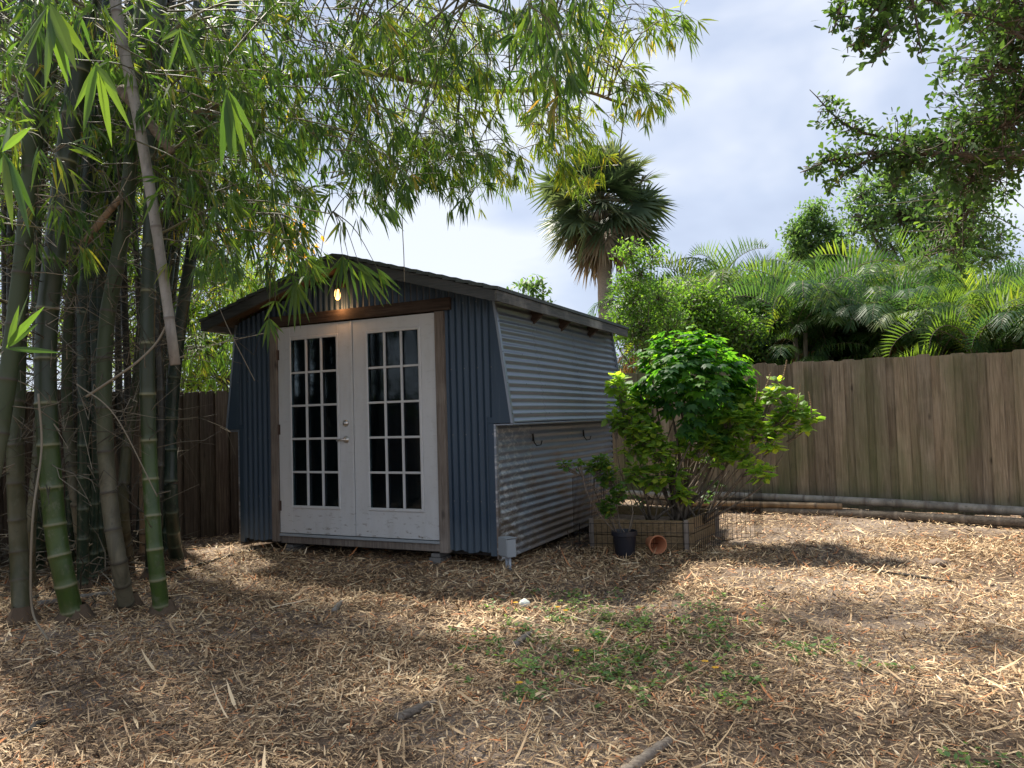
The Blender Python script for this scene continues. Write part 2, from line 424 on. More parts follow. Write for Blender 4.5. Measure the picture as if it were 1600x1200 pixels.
def screws(nt, v, a, b_, pa, pb, r=.0065):
    sp = N(nt, 'ShaderNodeSeparateXYZ', {0: v})
    def q(i, p):
        m = math_(nt, 'PINGPONG', sp.outputs[i], p / 2); return math_(nt, 'MULTIPLY', m, m)
    return math_(nt, 'LESS_THAN', math_(nt, 'ADD', q(a, pa), q(b_, pb)), r * r)
def seam(nt, v, i, p):
    sp = N(nt, 'ShaderNodeSeparateXYZ', {0: v}); return math_(nt, 'MULTIPLY', math_(nt, 'LESS_THAN', math_(nt, 'PINGPONG', math_(nt, 'ADD', sp.outputs[i], .3), p / 2), .004), .8)
def metal_blue():
    m, nt, b, out = mat('blue_painted_metal')
    v = coords(nt); n1 = noise(nt, v, 2.4, 5); n2 = noise(nt, coords(nt, (14, 14, .5)), 2, 5, .65)
    c = mixc(nt, n1, (.022, .045, .074), (.034, .063, .098))
    c = mixc(nt, screws(nt, v, 0, 2, .133, .58), c, (.12, .13, .14))
    c = mixc(nt, ramp(nt, n2, ((.58, (0, 0, 0)), (.74, (.35, .35, .35)))), c, (.09, .12, .15))
    z = N(nt, 'ShaderNodeSeparateXYZ', {0: v}).outputs[2]
    low = ramp(nt, math_(nt, 'ADD', z, math_(nt, 'MULTIPLY', noise(nt, coords(nt, (5, 5, 1.5)), 2, 4), .35)), ((.30, (.55, .55, .55)), (.62, (0, 0, 0))))
    c = mixc(nt, low, c, (.10, .13, .155))
    nt.links.new(c, b.inputs['Base Color']); b.inputs['Roughness'].default_value = .45
    b.inputs['Metallic'].default_value = .15
    bump(nt, b, noise(nt, v, 30, 3), .08, .003)
    return m
M_blue = metal_blue()
def galv(name, rust=.0, white=.0):
    m, nt, b, out = mat(name)
    v = coords(nt); n1 = noise(nt, v, 3, 5, .6)
    c = mixc(nt, n1, (.19, .225, .27), (.29, .33, .38))
    c = mixc(nt, screws(nt, v, 1, 2, .42, .2665), c, (.05, .045, .04))
    c = mixc(nt, seam(nt, v, 1, 1.07), c, (.1, .11, .12))
    if rust:
        z = N(nt, 'ShaderNodeSeparateXYZ', {0: v}).outputs[2]
        nn = noise(nt, coords(nt, (1.2, 1.2, 3)), 2.5, 6, .65)
        f = ramp(nt, math_(nt, 'SUBTRACT', nn, math_(nt, 'MULTIPLY', z, .42)), ((.16, (0, 0, 0)), (.42, (rust, rust, rust))))
        c = mixc(nt, f, c, (.20, .14, .085))
        y = N(nt, 'ShaderNodeSeparateXYZ', {0: v}).outputs[1]
        sp = noise(nt, coords(nt, (2, 5, 9)), 2.2, 5, .7)
        f2 = math_(nt, 'MULTIPLY', ramp(nt, sp, ((.5, (0, 0, 0)), (.6, (1, 1, 1)))), ramp(nt, math_(nt, 'MULTIPLY', y, .4), ((.1, (1, 1, 1)), (.4, (0, 0, 0)))))
        c = mixc(nt, math_(nt, 'MULTIPLY', f2, .7), c, (.62, .63, .64))
    nt.links.new(c, b.inputs['Base Color']); b.inputs['Roughness'].default_value = .42
    b.inputs['Metallic'].default_value = .6
    bump(nt, b, noise(nt, v, 40, 3), .06, .003)
    return m
M_galv = galv('galvanised_sheet'); M_galvr = galv('rusty_galvanised_sheet', .75)
def doorpaint():
    m, nt, b, out = mat('white_door_paint')
    v = coords(nt); n1 = noise(nt, v, 1.8, 5); n2 = noise(nt, coords(nt, (3, 3, 9)), 4, 7, .7)
    c = mixc(nt, n1, (.50, .51, .51), (.62, .63, .63))
    z = N(nt, 'ShaderNodeSeparateXYZ', {0: v}).outputs[2]
    f = math_(nt, 'MULTIPLY', ramp(nt, n2, ((.57, (0, 0, 0)), (.66, (1, 1, 1)))), ramp(nt, z, ((.27, (1, 1, 1)), (.55, (.12, .12, .12)))))
    dg = noise(nt, coords(nt, (5, 5, 1.2)), 1.6, 6, .7); c = mixc(nt, ramp(nt, dg, ((.5, (0, 0, 0)), (.8, (.5, .5, .5)))), c, (.4, .39, .36))
    c = mixc(nt, f, c, (.17, .14, .11))
    nt.links.new(c, b.inputs['Base Color']); b.inputs['Roughness'].default_value = .5
    bump(nt, b, n2, .1, .002)
    return m
M_door = doorpaint()
def simple(name, col, rough=.6, metal=0.0, var=.15, spec=.5):
    m, nt, b, out = mat(name)
    n1 = noise(nt, coords(nt), 6, 5, .6)
    c = mixc(nt, n1, tuple(x * (1 - var) for x in col), tuple(min(1, x * (1 + var)) for x in col))
    nt.links.new(c, b.inputs['Base Color']); b.inputs['Roughness'].default_value = rough; b.inputs['Metallic'].default_value = metal
    b.inputs['Specular IOR Level'].default_value = spec
    return m
M_curt = simple('dark_curtain', (.003, .009, .016), .9)
M_root = simple('root_brown', (.10, .068, .042), .95, 0, .5)
M_black = simple('black_plastic', (.012, .013, .02), .4)
M_wire = simple('black_wire', (.008, .008, .008), .5, .3)
M_chrome = simple('satin_nickel', (.55, .53, .5), .28, .95, .05)
M_hinge = simple('rusty_steel', (.09, .06, .045), .6, .5, .4)
M_terra = simple('terracotta', (.42, .17, .08), .8, 0, .25)
M_grey = simple('grey_enclosure', (.30, .33, .35), .45, 0, .06)
M_pvc = simple('grey_pvc', (.34, .37, .40), .4, 0, .06)
M_shing = simple('asphalt_shingle', (.07, .085, .085), .9, 0, .5)
M_darkwood = simple('dark_lumber', (.03, .026, .022), .9)  # very dark wood tone for the shed floor and some sticks
M_block = simple('concrete_block', (.2, .19, .175), .95, 0, .3)
M_stone = simple('brown_stone', (.2, .15, .115), .85, 0, .35)
M_pale = simple('pale_ball', (.62, .66, .6), .5, 0, .3)
M_brown = simple('flower_stalk', (.22, .15, .08), .8, 0, .3)
M_fascia = woodmat('painted_fascia', (.075, .08, .08), (.12, .13, .13), (.24, .23, .21), 'y', knots=False, wear=.8)
M_rake = woodmat('painted_rake', (.06, .07, .075), (.09, .10, .105), (.14, .145, .145), 'x', knots=False, wear=.2)
M_glass, _nt, _b, _o = mat('pane_glass')
_t = N(_nt, 'ShaderNodeBsdfTransparent', {0: (.62, .7, .72, 1)}); _g = N(_nt, 'ShaderNodeBsdfGlossy', {'Roughness': .06, 'Color': (.8, .85, .9, 1)})
_fr = N(_nt, 'ShaderNodeFresnel', {'IOR': 1.45}); _mx = N(_nt, 'ShaderNodeMixShader', {0: math_(_nt, 'MULTIPLY', _fr.outputs[0], .55)})
_nt.links.new(_t.outputs[0], _mx.inputs[1]); _nt.links.new(_g.outputs[0], _mx.inputs[2]); _nt.links.new(_mx.outputs[0], _o.inputs[0])
M_lampg, _nt, _b, _o = mat('lit_lamp_glass')
_b.inputs['Base Color'].default_value = (.9, .6, .3, 1); _b.inputs['Emission Color'].default_value = (1, .48, .16, 1); _b.inputs['Emission Strength'].default_value = 2.2
M_bulb, _nt, _b, _o = mat('lit_bulb')
_b.inputs['Emission Color'].default_value = (1, .7, .4, 1); _b.inputs['Emission Strength'].default_value = 12

# ---------------------------------------------------------------- ground
def warp(n, lim, near): 
    t = np.linspace(-1, 1, n); return np.sign(t) * (np.abs(t) * near + (lim - near) * np.abs(t) ** 7)
gx = warp(241, 400, 12); gy = warp(241, 400, 12) + 5
X, Y = np.meshgrid(gx, gy)
fade = np.exp(-((X / 30) ** 2 + ((Y - 5) / 30) ** 2))
Z = gz(X, Y) * fade + fade * .006 * np.sin(X * 17 + 3 * np.sin(Y * 9)) * np.cos(Y * 15)
a = Acc(); nx = len(gx)
ii = (np.arange(len(gy) - 1)[:, None] * nx + np.arange(nx - 1)[None]).ravel()
a.add(np.stack([X, Y, Z], -1).reshape(-1, 3), [np.stack([ii, ii + 1, ii + nx + 1, ii + nx], 1)], 0)
link('ground', a.mesh('ground', True), M_ground, kind='structure')

# leaf litter: straw-like dry bamboo leaves strewn over the soil
SH_O = None
def litter():
    a = Acc()
    def scatter(n, y0, y1, smin, smax, wmin, wmax, keep=None):
        y = y0 + (y1 - y0) * rng.random(n) ** .8
        x = (rng.random(n) * 2 - 1) * (y * .74 + .9)
        if keep is not None:
            k = keep(x, y); x, y = x[k], y[k]
        n = len(x)
        az = rng.random(n) * 2 * np.pi + .0
        tilt = rng.normal(0, .22, n)
        D = np.stack([np.cos(az) * np.cos(tilt), np.sin(az) * np.cos(tilt), np.abs(np.sin(tilt))], 1)
        S = np.stack([-np.sin(az), np.cos(az), rng.normal(0, .45, n)], 1)
        z = gz(x, y) + .003 + rng.random(n) ** 2 * .028
        Ln = smin + (smax - smin) * rng.random(n) ** 1.4; W = wmin + (wmax - wmin) * rng.random(n) ** 2
        clump = .5 + .5 * np.sin(x * 2.1 + 1.3 * np.sin(y * 1.7)) * np.cos(y * 2.6 + np.sin(x * 3))
        r = np.clip(rng.beta(1.7, 1.8, n) * .78 + .20 * clump, 0, .97)
        r[rng.random(n) < .06] = 1.0
        leaves(a, np.stack([x, y, z], 1), D, S, Ln, W, ((0, .15), (.35, 1), (.7, .8), (1, .1)), rng.normal(.15, .3, n), r, fold=.0)
    def patchy(x, y):
        q = np.sin(x * 1.9 + 2 * np.sin(y * 1.1)) * np.cos(y * 2.3 + 1.5 * np.sin(x * .9))
        q2 = np.sin(x * 6.1 + 2 * np.sin(y * 4)) * np.cos(y * 5.3 + 1.5 * np.sin(x * 3.9))
        p = 1.0 - .34 * np.clip(q - .05, 0, 1) - .25 * np.clip(q2 - .1, 0, 1) - .3 * np.clip(x - .6, 0, 1) * np.clip(7 - y, 0, 1) - .2 * ((x > -.8) & (x < 1.5) & (y < 3.4))
        return rng.random(len(x)) < p
    scatter(100000, 2.2, 4.6, .018, .085, .0028, .0095, patchy)
    scatter(105000, 4.4, 7.5, .022, .095, .004, .012, patchy)
    scatter(52000, 7.2, 13, .03, .11, .005, .015)
    scatter(2600, 2.3, 8, .09, .19, .008, .02)
    # thin dry twigs lying among the leaves
    n = 900; y = 2.4 + 7 * rng.random(n); x = (rng.random(n) * 2 - 1) * (y * .7 + .3); az = rng.random(n) * 6.28; Ls = .06 + .22 * rng.random(n) ** 2
    d = np.stack([np.cos(az), np.sin(az), rng.normal(.05, .06, n)], 1) * Ls[:, None]; p = np.stack([x, y, gz(x, y) + .012 + .012 * rng.random(n)], 1)
    tubes(a, np.stack([p, p + d * .5 + rng.normal(0, .01, (n, 3)) * [1, 1, .2], p + d], 1), np.array([.003, .0026, .0015]), 4, rnd=None)
    return a
link('leaf_litter', litter().mesh('leaf_litter'), M_litter, kind='stuff', label='dry straw coloured bamboo leaves strewn all over the ground', cat='leaf litter')
sc.objects.get('leaf_litter')

# green weeds between the litter
def weeds():
    a = Acc()
    spots = []
    for _ in range(170):
        px = random.gauss(960, 150); py = random.gauss(1010, 50)
        if 690 < px < 1290 and 930 < py < 1125: spots.append((px, py, random.uniform(.25, .75)))
    spots += [(905, 955, 1.3), (930, 968, 1.2), (880, 975, 1), (1085, 960, .9), (1125, 992, 1), (1110, 990, .9), (1280, 1022, 1.1), (1290, 1025, .8), (1385, 1052, .7), (1345, 1048, .6), (765, 955, .9), (1000, 990, .9),
              (810, 1095, 1), (840, 1095, .8), (870, 1040, .9), (960, 1060, .9), (1140, 1060, .8), (740, 1000, .6), (800, 1040, .7), (1240, 1020, .5), (1500, 1190, .9), (1560, 1195, .8), (1060, 940, .5)]
    for px, py, s in spots:
        c = gp(px, py); n = int(26 * s)
        o = rng.normal(0, .05 * s, (n, 3)); o[:, 2] = np.abs(o[:, 2]) * .5 + .012
        az = rng.random(n) * 6.28
        D = np.stack([np.cos(az), np.sin(az), rng.random(n) * .9], 1)
        S = np.stack([-np.sin(az), np.cos(az), rng.normal(0, .3, n)], 1)
        leaves(a, np.array(c) + o, D, S, .022 + .022 * rng.random(n), .012 + .012 * rng.random(n), OVATE, .2)
    return a
link('ground_weeds', weeds().mesh('ground_weeds'), M_weed, kind='stuff', label='low green weeds creeping through the dry litter in the sunny patch', cat='weeds')

# ---------------------------------------------------------------- shed (local frame: x across the front, y into the depth, z up from ground)
YAW = 0.4471; CC = (4.48, -5.8947)
sx = math.cos(YAW) * -CC[0] + math.sin(YAW) * -CC[1]
sy = -math.sin(YAW) * -CC[0] + math.cos(YAW) * -CC[1]
Z0 = CAMZ - 1.0705                     # door threshold height
def sh2w(u, v, z): return Vector((sx + u * math.cos(YAW) + v * math.sin(YAW), sy - u * math.sin(YAW) + v * math.cos(YAW), z))
shed = empty('garden_shed', (sx, sy, 0), -YAW, label='blue corrugated metal shed with white double glass doors and flared upper walls', cat='shed')
UL, UR, DEP = -1.449, 1.470, 3.20
ZB = Z0 - .092; ZL = Z0 + 1.025; ZE = Z0 + 2.10; FL = .168
RIDGE = Z0 + 2.60; EU = 1.657; EZ = Z0 + 2.125
SL = (RIDGE - EZ) / EU
def roofz(u): return RIDGE - SL * abs(u)
PITCHW, AMP = .0665, .0105
def corr_v(u0, u1, bot, top, v, name, par=shed, m=M_blue, amp=AMP):
    b = MB(); n = max(2, int((u1 - u0) / (PITCHW / 8))); P = [[], []]
    for i in range(n + 1):
        u = u0 + (u1 - u0) * i / n; y = v - amp * math.cos(u / PITCHW * 2 * math.pi)
        P[0].append((u, y, bot(u))); P[1].append((u, y, top(u)))
    b.grid(P); return b.build(name, m, par, smooth=True)
JW = .095
def jag(u): return ZB + .006 * math.sin(u * 40) + (.012 if int(u * 7) % 2 else 0)
fl = corr_v(UL, -.914 - JW + .02, jag, lambda u: roofz(u) - .06, .0, 'front_wall')
fr = corr_v(.914 + JW - .02, UR, jag, lambda u: roofz(u) - .06, .0, 'front_wall')
corr_v(-.914 - JW, .914 + JW, lambda u: Z0 + 2.06, lambda u: roofz(u) - .06, .004, 'gable_wall')
# blue trims beside the flare, flare cheeks
for sgn in (-1, 1):
    U0 = UR if sgn > 0 else UL
    b = MB()
    b.prism([(U0 - sgn * .0, ZE), (U0 + sgn * .02, ZE), (U0 + sgn * FL, ZL), (U0 - sgn * .06, ZL), (U0 - sgn * .06, ZL + .05), (U0, ZL + .05)],
            lambda x, z: (x, -.012, z), lambda x, z: (x, .006, z))
    b.build('flare_cheek', M_blue, shed)
    b = MB(); b.box(min(U0 - sgn * .055, U0 + sgn * .004), max(U0 - sgn * .055, U0 + sgn * .004), -.014, .004, ZB - .02, ZL - .001); b.build('corner_trim', M_blue, shed, bevel=.002)
def corr_side(u_at, z0, z1, v0, v1, m, name, sgn):
    b = MB(); n = int((z1 - z0) / (PITCHW / 8)); P = []
    nv = 12
    for i in range(n + 1):
        z = z0 + (z1 - z0) * i / n
        row = []
        for k in range(nv + 1):
            v = v0 + (v1 - v0) * k / nv
            row.append((u_at(z) + sgn * (AMP * math.cos(z / PITCHW * 2 * math.pi) + .004 * math.sin(v * 2.3 + z * 3)), v, z + .003 * math.sin(v * 1.9)))
        P.append(row)
    return (b.grid(P)).build(name, m, shed, smooth=True)
for sgn in (-1, 1):
    U0 = UR if sgn > 0 else UL
    up = lambda z: U0 + sgn * (.02 + (FL - .02) * (ZE - z) / (ZE - ZL))
    corr_side(up, ZL, ZE, .008, DEP, M_galv, 'upper_side_wall', sgn)
    corr_side(lambda z: U0, ZB - .07, ZL, .02, DEP, M_galvr, 'lower_side_wall', sgn)
    # light metal angle along the flare edge
    b = MB()
    o = sgn * .014
    b.prism([(U0 + sgn * .02, ZE), (U0 + sgn * .02 + o * 1.6, ZE), (U0 + sgn * FL + o * 1.6, ZL - .005), (U0 + sgn * FL, ZL - .005)],
            lambda x, z: (x, -.016, z), lambda x, z: (x, .02, z))
    b.build('edge_trim', M_galv, shed)
    b = MB()
    b.prism([(U0 + sgn * .02, ZE), (U0 + sgn * .02 + o * 1.8, ZE), (U0 + sgn * FL + o * 1.8, ZL - .005), (U0 + sgn * FL, ZL - .005)],
            lambda x, z: (x, DEP - .01, z), lambda x, z: (x, DEP + .02, z))
    b.build('edge_trim', M_galv, shed)
    b = MB(); b.box(min(U0 + sgn * .004, U0 + sgn * .022), max(U0 + sgn * .004, U0 + sgn * .022), -.012, .035, ZB - .045, ZL - .01); b.build('corner_post', M_galvr, shed)
    # drip ledge
    b = MB(); x0, x1 = sorted((U0 - sgn * .02, U0 + sgn * (FL + .012)))
    b.box(x0, x1, -.0, DEP, ZL - .022, ZL - .006); b.build('ledge', M_galv, shed, bevel=.003)
# back wall
b = MB(); b.prism([(UL, ZB), (UR, ZB), (UR, ZL), (UR + FL, ZL), (UR + .02, ZE), (0, RIDGE - .06), (UL - .02, ZE), (UL - FL, ZL), (UL, ZL)], lambda x, z: (x, DEP, z), lambda x, z: (x, DEP + .008, z)); b.build('back_wall', M_blue, shed)
# roof: shingle courses, fascia, rakes, soffit
V0, V1 = -.285, DEP + .12
for sgn in (-1, 1):
    b = MB(); n = 13
    for k in range(n):
        ua, ub = k / n * (EU + .025), (k + 1) / n * (EU + .025) + .01
        za, zb = roofz(ua) + .010, roofz(ub) + .030
        b.prism([(sgn * ua, za - .014), (sgn * ua, za + .012), (sgn * ub, zb + .006), (sgn * ub, zb - .022)], lambda x, z: (x, V0 - .012 - .004 * (k % 3), z), lambda x, z: (x, V1 + .01, z))
    b.build('shingles', M_shing, shed)
    b = MB()
    b.prism([(0, RIDGE - .012), (sgn * EU, EZ - .012), (sgn * EU, EZ - .026), (0, RIDGE - .026)], lambda x, z: (x, V0 + .03, z), lambda x, z: (x, V1 - .03, z))
    b.build('soffit', M_soffit, shed)
    b = MB()
    b.prism([(0, RIDGE - .004), (sgn * EU, EZ - .004), (sgn * EU, EZ - .098), (0, RIDGE - .098)], lambda x, z: (x, V0, z), lambda x, z: (x, V0 + .03, z))
    b.build('rake_board', M_rake, shed)
    b = MB(); x0, x1 = sorted((sgn * (EU - .001), sgn * (EU + .022)))
    b.box(x0, x1, V0 - .003, V1, EZ - .096, EZ - .004); b.build('fascia', M_fascia, shed, bevel=.002)
    for v in (.80, 1.52, 2.38):
        b = MB()
        uu = (UR if sgn > 0 else -UL) + .025
        b.prism([(sgn * uu, ZE - .005), (sgn * (EU - .002), ZE + .005), (sgn * (EU - .002), ZE - .03), (sgn * (uu + .015), ZE - .15), (sgn * uu, ZE - .15)], lambda x, z: (x, v - .02, z), lambda x, z: (x, v + .02, z))
        b.build('eave_bracket', M_header, shed, bevel=.002)
# door frame lumber
HH = 2.035
b = MB()
b.prism([(-1.06, Z0 + HH + .004), (1.085, Z0 + HH + .006), (1.085, Z0 + HH + .115), (-1.06, Z0 + HH + .105)], lambda x, z: (x, -.045, z), lambda x, z: (x, -.012, z)); b.build('door_header', M_header, shed, bevel=.003)
for u0, u1, z0 in ((-.914 - JW, -.918, ZB + .005), (.918, .914 + JW, ZB - .012)):
    b = MB(); b.box(u0, u1, -.04, .03, z0, Z0 + HH); b.build('door_jamb', M_jamb, shed, bevel=.004)
b = MB(); b.box(-.918, .918, -.035, .06, Z0 - .03, Z0 - .006); b.build('threshold', M_grey, shed, bevel=.003)
b = MB(); b.box(-.918, .918, -.012, .03, Z0 - .10, Z0 - .034); b.build('floor_joist', M_jamb, shed, bevel=.003)
b = MB(); b.box(UL + .03, UR - .03, .06, DEP - .05, Z0 - .12, Z0 - .035); b.build('floor', M_darkwood, shed)
for u, v in ((-.86, .12), (.84, .10), (-.86, 1.7), (.84, 1.7), (-.86, 3.1), (.84, 3.1)):
    b = MB(); b.box(u - .06, u + .06, v - .1, v + .1, -.03, Z0 - .16); b.box(u - .045, u + .05, v - .09, v + .09, Z0 - .158, Z0 - .122); b.build('pier', M_block, shed, bevel=.006)
# curtain inside
b = MB(); P = [[], []]
for i in range(181):
    u = -.9 + 1.8 * i / 180; y = .12 + .005 * math.sin(u * 46) + .004 * math.sin(u * 19)
    P[0].append((u, y, Z0 + .05)); P[1].append((u, y, Z0 + 2.0))
b.grid(P).build('curtain', M_curt, shed, smooth=True)
# doors
def door(c0, c1, right):
    g0 = (c0 + c1) / 2 - .305; g1 = g0 + .61; z0, z1 = Z0 + .245, Z0 + 1.918; F = .028
    b = MB()
    y0, y1 = -.022, .022
    zt, zb_ = Z0 + 2.028, Z0 + .002
    b.box(c0, g0 + .01, y0, y1, zb_, zt); b.box(g1 - .01, c1, y0, y1, zb_, zt)
    b.box(g0 + .01, g1 - .01, y0, y1, zb_, z0 + .01); b.box(g0 + .01, g1 - .01, y0, y1, z1 - .01, zt)
    d = b.build('door', M_door, shed, bevel=.0015)
    b = MB()
    b.box(g0, g0 + F, -.036, -.0225, z0, z1); b.box(g1 - F, g1, -.036, -.0225, z0, z1)
    b.box(g0 + F, g1 - F, -.036, -.0225, z0, z0 + F); b.box(g0 + F, g1 - F, -.036, -.0225, z1 - F, z1)
    b.build('glazing_frame', M_door, d, bevel=.005)
    b = MB(); mw = .010
    for k in (1, 2):
        u = g0 + F + (g1 - g0 - 2 * F) * k / 3; b.box(u - mw, u + mw, -.033, -.012, z0 + F, z1 - F)
    for k in range(1, 5):
        z = z0 + F + (z1 - z0 - 2 * F) * k / 5; b.box(g0 + F, g1 - F, -.0315, -.013, z - mw, z + mw)
    b.build('muntins', M_door, d, bevel=.003)
    b = MB(); b.box(g0 + .012, g1 - .012, -.009, -.005, z0 + .012, z1 - .012); b.build('glass', M_glass, d)
    if not right:
        for z in (1.755, 1.015, .265):
            b = MB(); b.tube([(c0 - .004, -.03, Z0 + z - .05), (c0 - .004, -.03, Z0 + z + .05)], .008); b.box(c0 - .003, c0 + .018, -.026, -.022, Z0 + z - .05, Z0 + z + .05); b.build('hinge', M_hinge, d)
        u = c1 - .078
        def rot_l(prof, z, name):
            q = MB(); q.lathe(prof, 20)
            for v in q.bm.verts: v.co = Vector((u + v.co.x, -.022 - v.co.z, Z0 + z + v.co.y))
            return q
        q = rot_l([(.033, 0), (.033, .008), (.026, .014), (.02, .022), (.001, .024)], 1.06, 'deadbolt'); q.box(u - .004, u + .004, -.052, -.044, Z0 + 1.045, Z0 + 1.075); q.build('deadbolt', M_chrome, d, smooth=True)
        q = rot_l([(.034, 0), (.034, .006), (.02, .014), (.012, .02), (.012, .045), (.001, .046)], .905, 'lever')
        q.tube([(u, -.062, Z0 + .905), (u - .02, -.066, Z0 + .907), (u - .055, -.066, Z0 + .902), (u - .085, -.058, Z0 + .897)], [.011, .011, .009, .007])
        q.build('handle', M_chrome, d, smooth=True)
    return d
door(-.914, -.012, False)
door(.004, .914, True)
b = MB(); b.box(-.028, .003, -.030, -.0235, Z0 + .003, Z0 + 2.026); b.build('astragal', M_door, shed, bevel=.002)

# gable lamp (top-level: hangs on the shed)
lp = sh2w(-.10, -.1, Z0 + 2.275)
lamp = empty('wall_lamp', lp, -YAW, label='small lit amber glass lamp under the shed gable above the doors', cat='lamp')
MB().lathe([(.01, -.05), (.022, -.038), (.029, -.008), (.026, .028), (.016, .05)], 16).build('lamp_glass', M_lampg, lamp, smooth=True)
MB().lathe([(.024, .05), (.028, .06), (.024, .085), (.002, .09)], 14).build('cap', M_hinge, lamp, smooth=True)
q = MB(); q.tube([(0, 0, .088), (0, .02, .115), (0, .06, .12), (0, .092, .11)], .006); q.box(-.025, .025, .085, .094, .08, .14); q.build('bracket', M_hinge, lamp)
pl = bpy.data.lights.new('lamp_light', 'POINT'); pl.energy = 1.1; pl.color = (1, .5, .2); pl.shadow_soft_size = .04
po = bpy.data.objects.new('lamp_light', pl); COL.objects.link(po); po.parent = lamp; po.location = (0, -.0, -.11)

# hooks on the side wall
def hook(u, v, z, lab):
    h = empty('wall_hook', sh2w(u, v, z), -YAW, label=lab, cat='hook', group='hooks on the shed side wall')
    q = MB(); q.box(0.0, .008, -.012, .012, -.02, .05); q.build('back_plate', M_wire, h)
    q = MB(); q.tube([(.008, 0, .03), (.012, 0, -.03), (.03, .02, -.065), (.06, .05, -.06), (.07, .06, -.02)], .0055, 6); q.build('hook_arm', M_wire, h, smooth=True)
hook(UR + .012, .78, Z0 + .86, 'black metal hook on the lower side wall nearer the shed front')
hook(UR + .012, 2.15, Z0 + .86, 'black metal hook on the lower side wall just left of the bush')

# electric box on conduits by the corner
eb = empty('electrical_box', sh2w(1.58, -.02, 0), -YAW - .55, label='grey electrical box on two conduits at the front corner of the shed', cat='electrical box')
MB().box(-.062, .062, -.045, .045, .125, .275).build('box_body', M_grey, eb, bevel=.004)
MB().box(-.068, .068, -.054, -.046, .135, .282).build('cover', M_grey, eb, bevel=.003)
MB().box(-.068, .068, -.054, .05, .2825, .288).build('lid', M_grey, eb, bevel=.002)
for x in (-.022, .026): MB().tube([(x, 0, -.05), (x, 0, .124)], .0125, 12).build('conduit', M_pvc, eb, smooth=True)

# ---------------------------------------------------------------- fences
FR_A = Vector((2.85, 10.2)); FR_D = Vector((.81, -.586)).normalized()
FC = Vector((-.95, 12.95))
FL_D = Vector((.57, .82)).normalized()
def boards(A, D, L, pitch, wf, wb, top, bot, seed, thick=.018, back=True):
    """front boards and, behind the gaps, back boards; one mesh; rnd per board"""
    a = Acc(); r = random.Random(seed)
    nrm = Vector((D.y, -D.x))
    nrm = nrm if nrm.y < 0 else -nrm
    def board(s0, s1, off, zt, zb):
        ear = .018; e = r.uniform(-.006, .006)
        prof = [(s0, zb), (s1, zb), (s1 + e, zt - ear), (s1 + e - ear, zt), (s0 + e + ear, zt), (s0 + e, zt - ear)]
        V = []
        for o in (off, off - thick):
            for s, z in prof: V.append((A.x + D.x * s + nrm.x * o, A.y + D.y * s + nrm.y * o, z))
        fs = [np.array([[0, 1, 2, 5], [5, 2, 3, 4]]), np.array([[7, 6, 11, 8], [8, 11, 10, 9]]), np.array([[i, (i + 1) % 6, 6 + (i + 1) % 6, 6 + i] for i in range(6)])]
        a.add(V, fs, r.random())
    s = 0
    while s < L:
        w_ = wf * r.uniform(.93, 1.05)
        board(s, s + w_, .02 + r.uniform(0, .004), top(s) + r.uniform(-.02, .018) - (r.random() < .08) * .03, bot(s) + r.uniform(-.01, .02))
        if back: board(s + w_ - .03, s + pitch + .03, 0 + r.uniform(-.003, 0), top(s) + r.uniform(-.02, .008), bot(s) + r.uniform(-.01, .02))
        s += pitch * r.uniform(.98, 1.02)
    return a
def fence(name, A, D, L, pitch, wf, top, bot, seed, m, label):
    A3 = Vector((A.x, A.y, 0))
    o = empty(name, A3, label=label, cat='fence')
    me = boards(A, D, L, pitch, wf, 0, top, bot, seed).mesh('boards', origin=A3); link('boards', me, m, o)
    nrm = Vector((D.y, -D.x)); nrm = nrm if nrm.y < 0 else -nrm
    ang = math.atan2(D.y, D.x)
    for z in (.35, 1.0, 1.6):
        q = MB(); q.box(0, L, -.02, .02, z - .045, z + .045, rot=Matrix.Rotation(ang, 3, 'Z'), off=(-nrm.x * .045, -nrm.y * .045, 0)); q.build('rail', m, o)
    s = .2
    while s < L:
        q = MB(); q.box(-.045, .045, -.045, .045, -.1, top(s) - .12, rot=Matrix.Rotation(ang, 3, 'Z'), off=(D.x * s - nrm.x * .115, D.y * s - nrm.y * .115, 0)); q.build('post', m, o)
        s += 2.4
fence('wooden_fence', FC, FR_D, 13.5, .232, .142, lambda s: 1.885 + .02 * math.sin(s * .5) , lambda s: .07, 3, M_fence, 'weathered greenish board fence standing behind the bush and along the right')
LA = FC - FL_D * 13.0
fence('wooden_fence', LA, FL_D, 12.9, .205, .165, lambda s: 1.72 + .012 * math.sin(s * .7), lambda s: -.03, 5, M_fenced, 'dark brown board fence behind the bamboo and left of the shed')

# bamboo poles lying along the right fence
def pole(pts, r, m, lab, nodes=.33, cat='bamboo pole', name='bamboo_pole'):
    P = spline([Vector(p) for p in pts], 60)
    L_ = np.concatenate([[0], np.cumsum(np.linalg.norm(np.diff(P, axis=0), axis=1))])
    a = Acc()
    ss, rr, ring = [0], [r], [0]
    s = nodes * .6
    while s < L_[-1] - .05:
        for ds, k, g in ((-.03, 1, 0), (-.008, 1.06, .8), (.004, 1.09, 1), (.016, .99, .3), (.04, 1, 0)):
            ss.append(s + ds); rr.append(r * k); ring.append(g)
        s += nodes * random.uniform(.88, 1.12)
    ss.append(L_[-1]); rr.append(r * .96); ring.append(0)
    Q = np.stack([np.interp(ss, L_, P[:, i]) for i in range(3)], 1)
    org = Q[0].copy()
    tubes(a, Q - org, rr, 12, ringr=np.array(ring)[None])
    o = link(name, a.mesh(name, True), m, label=lab, cat=cat, group='poles lying along the right fence'); o.location = org
    return o
def pg(px, py, z):      # point at pixel column px on a line just in front of the right fence
    return None
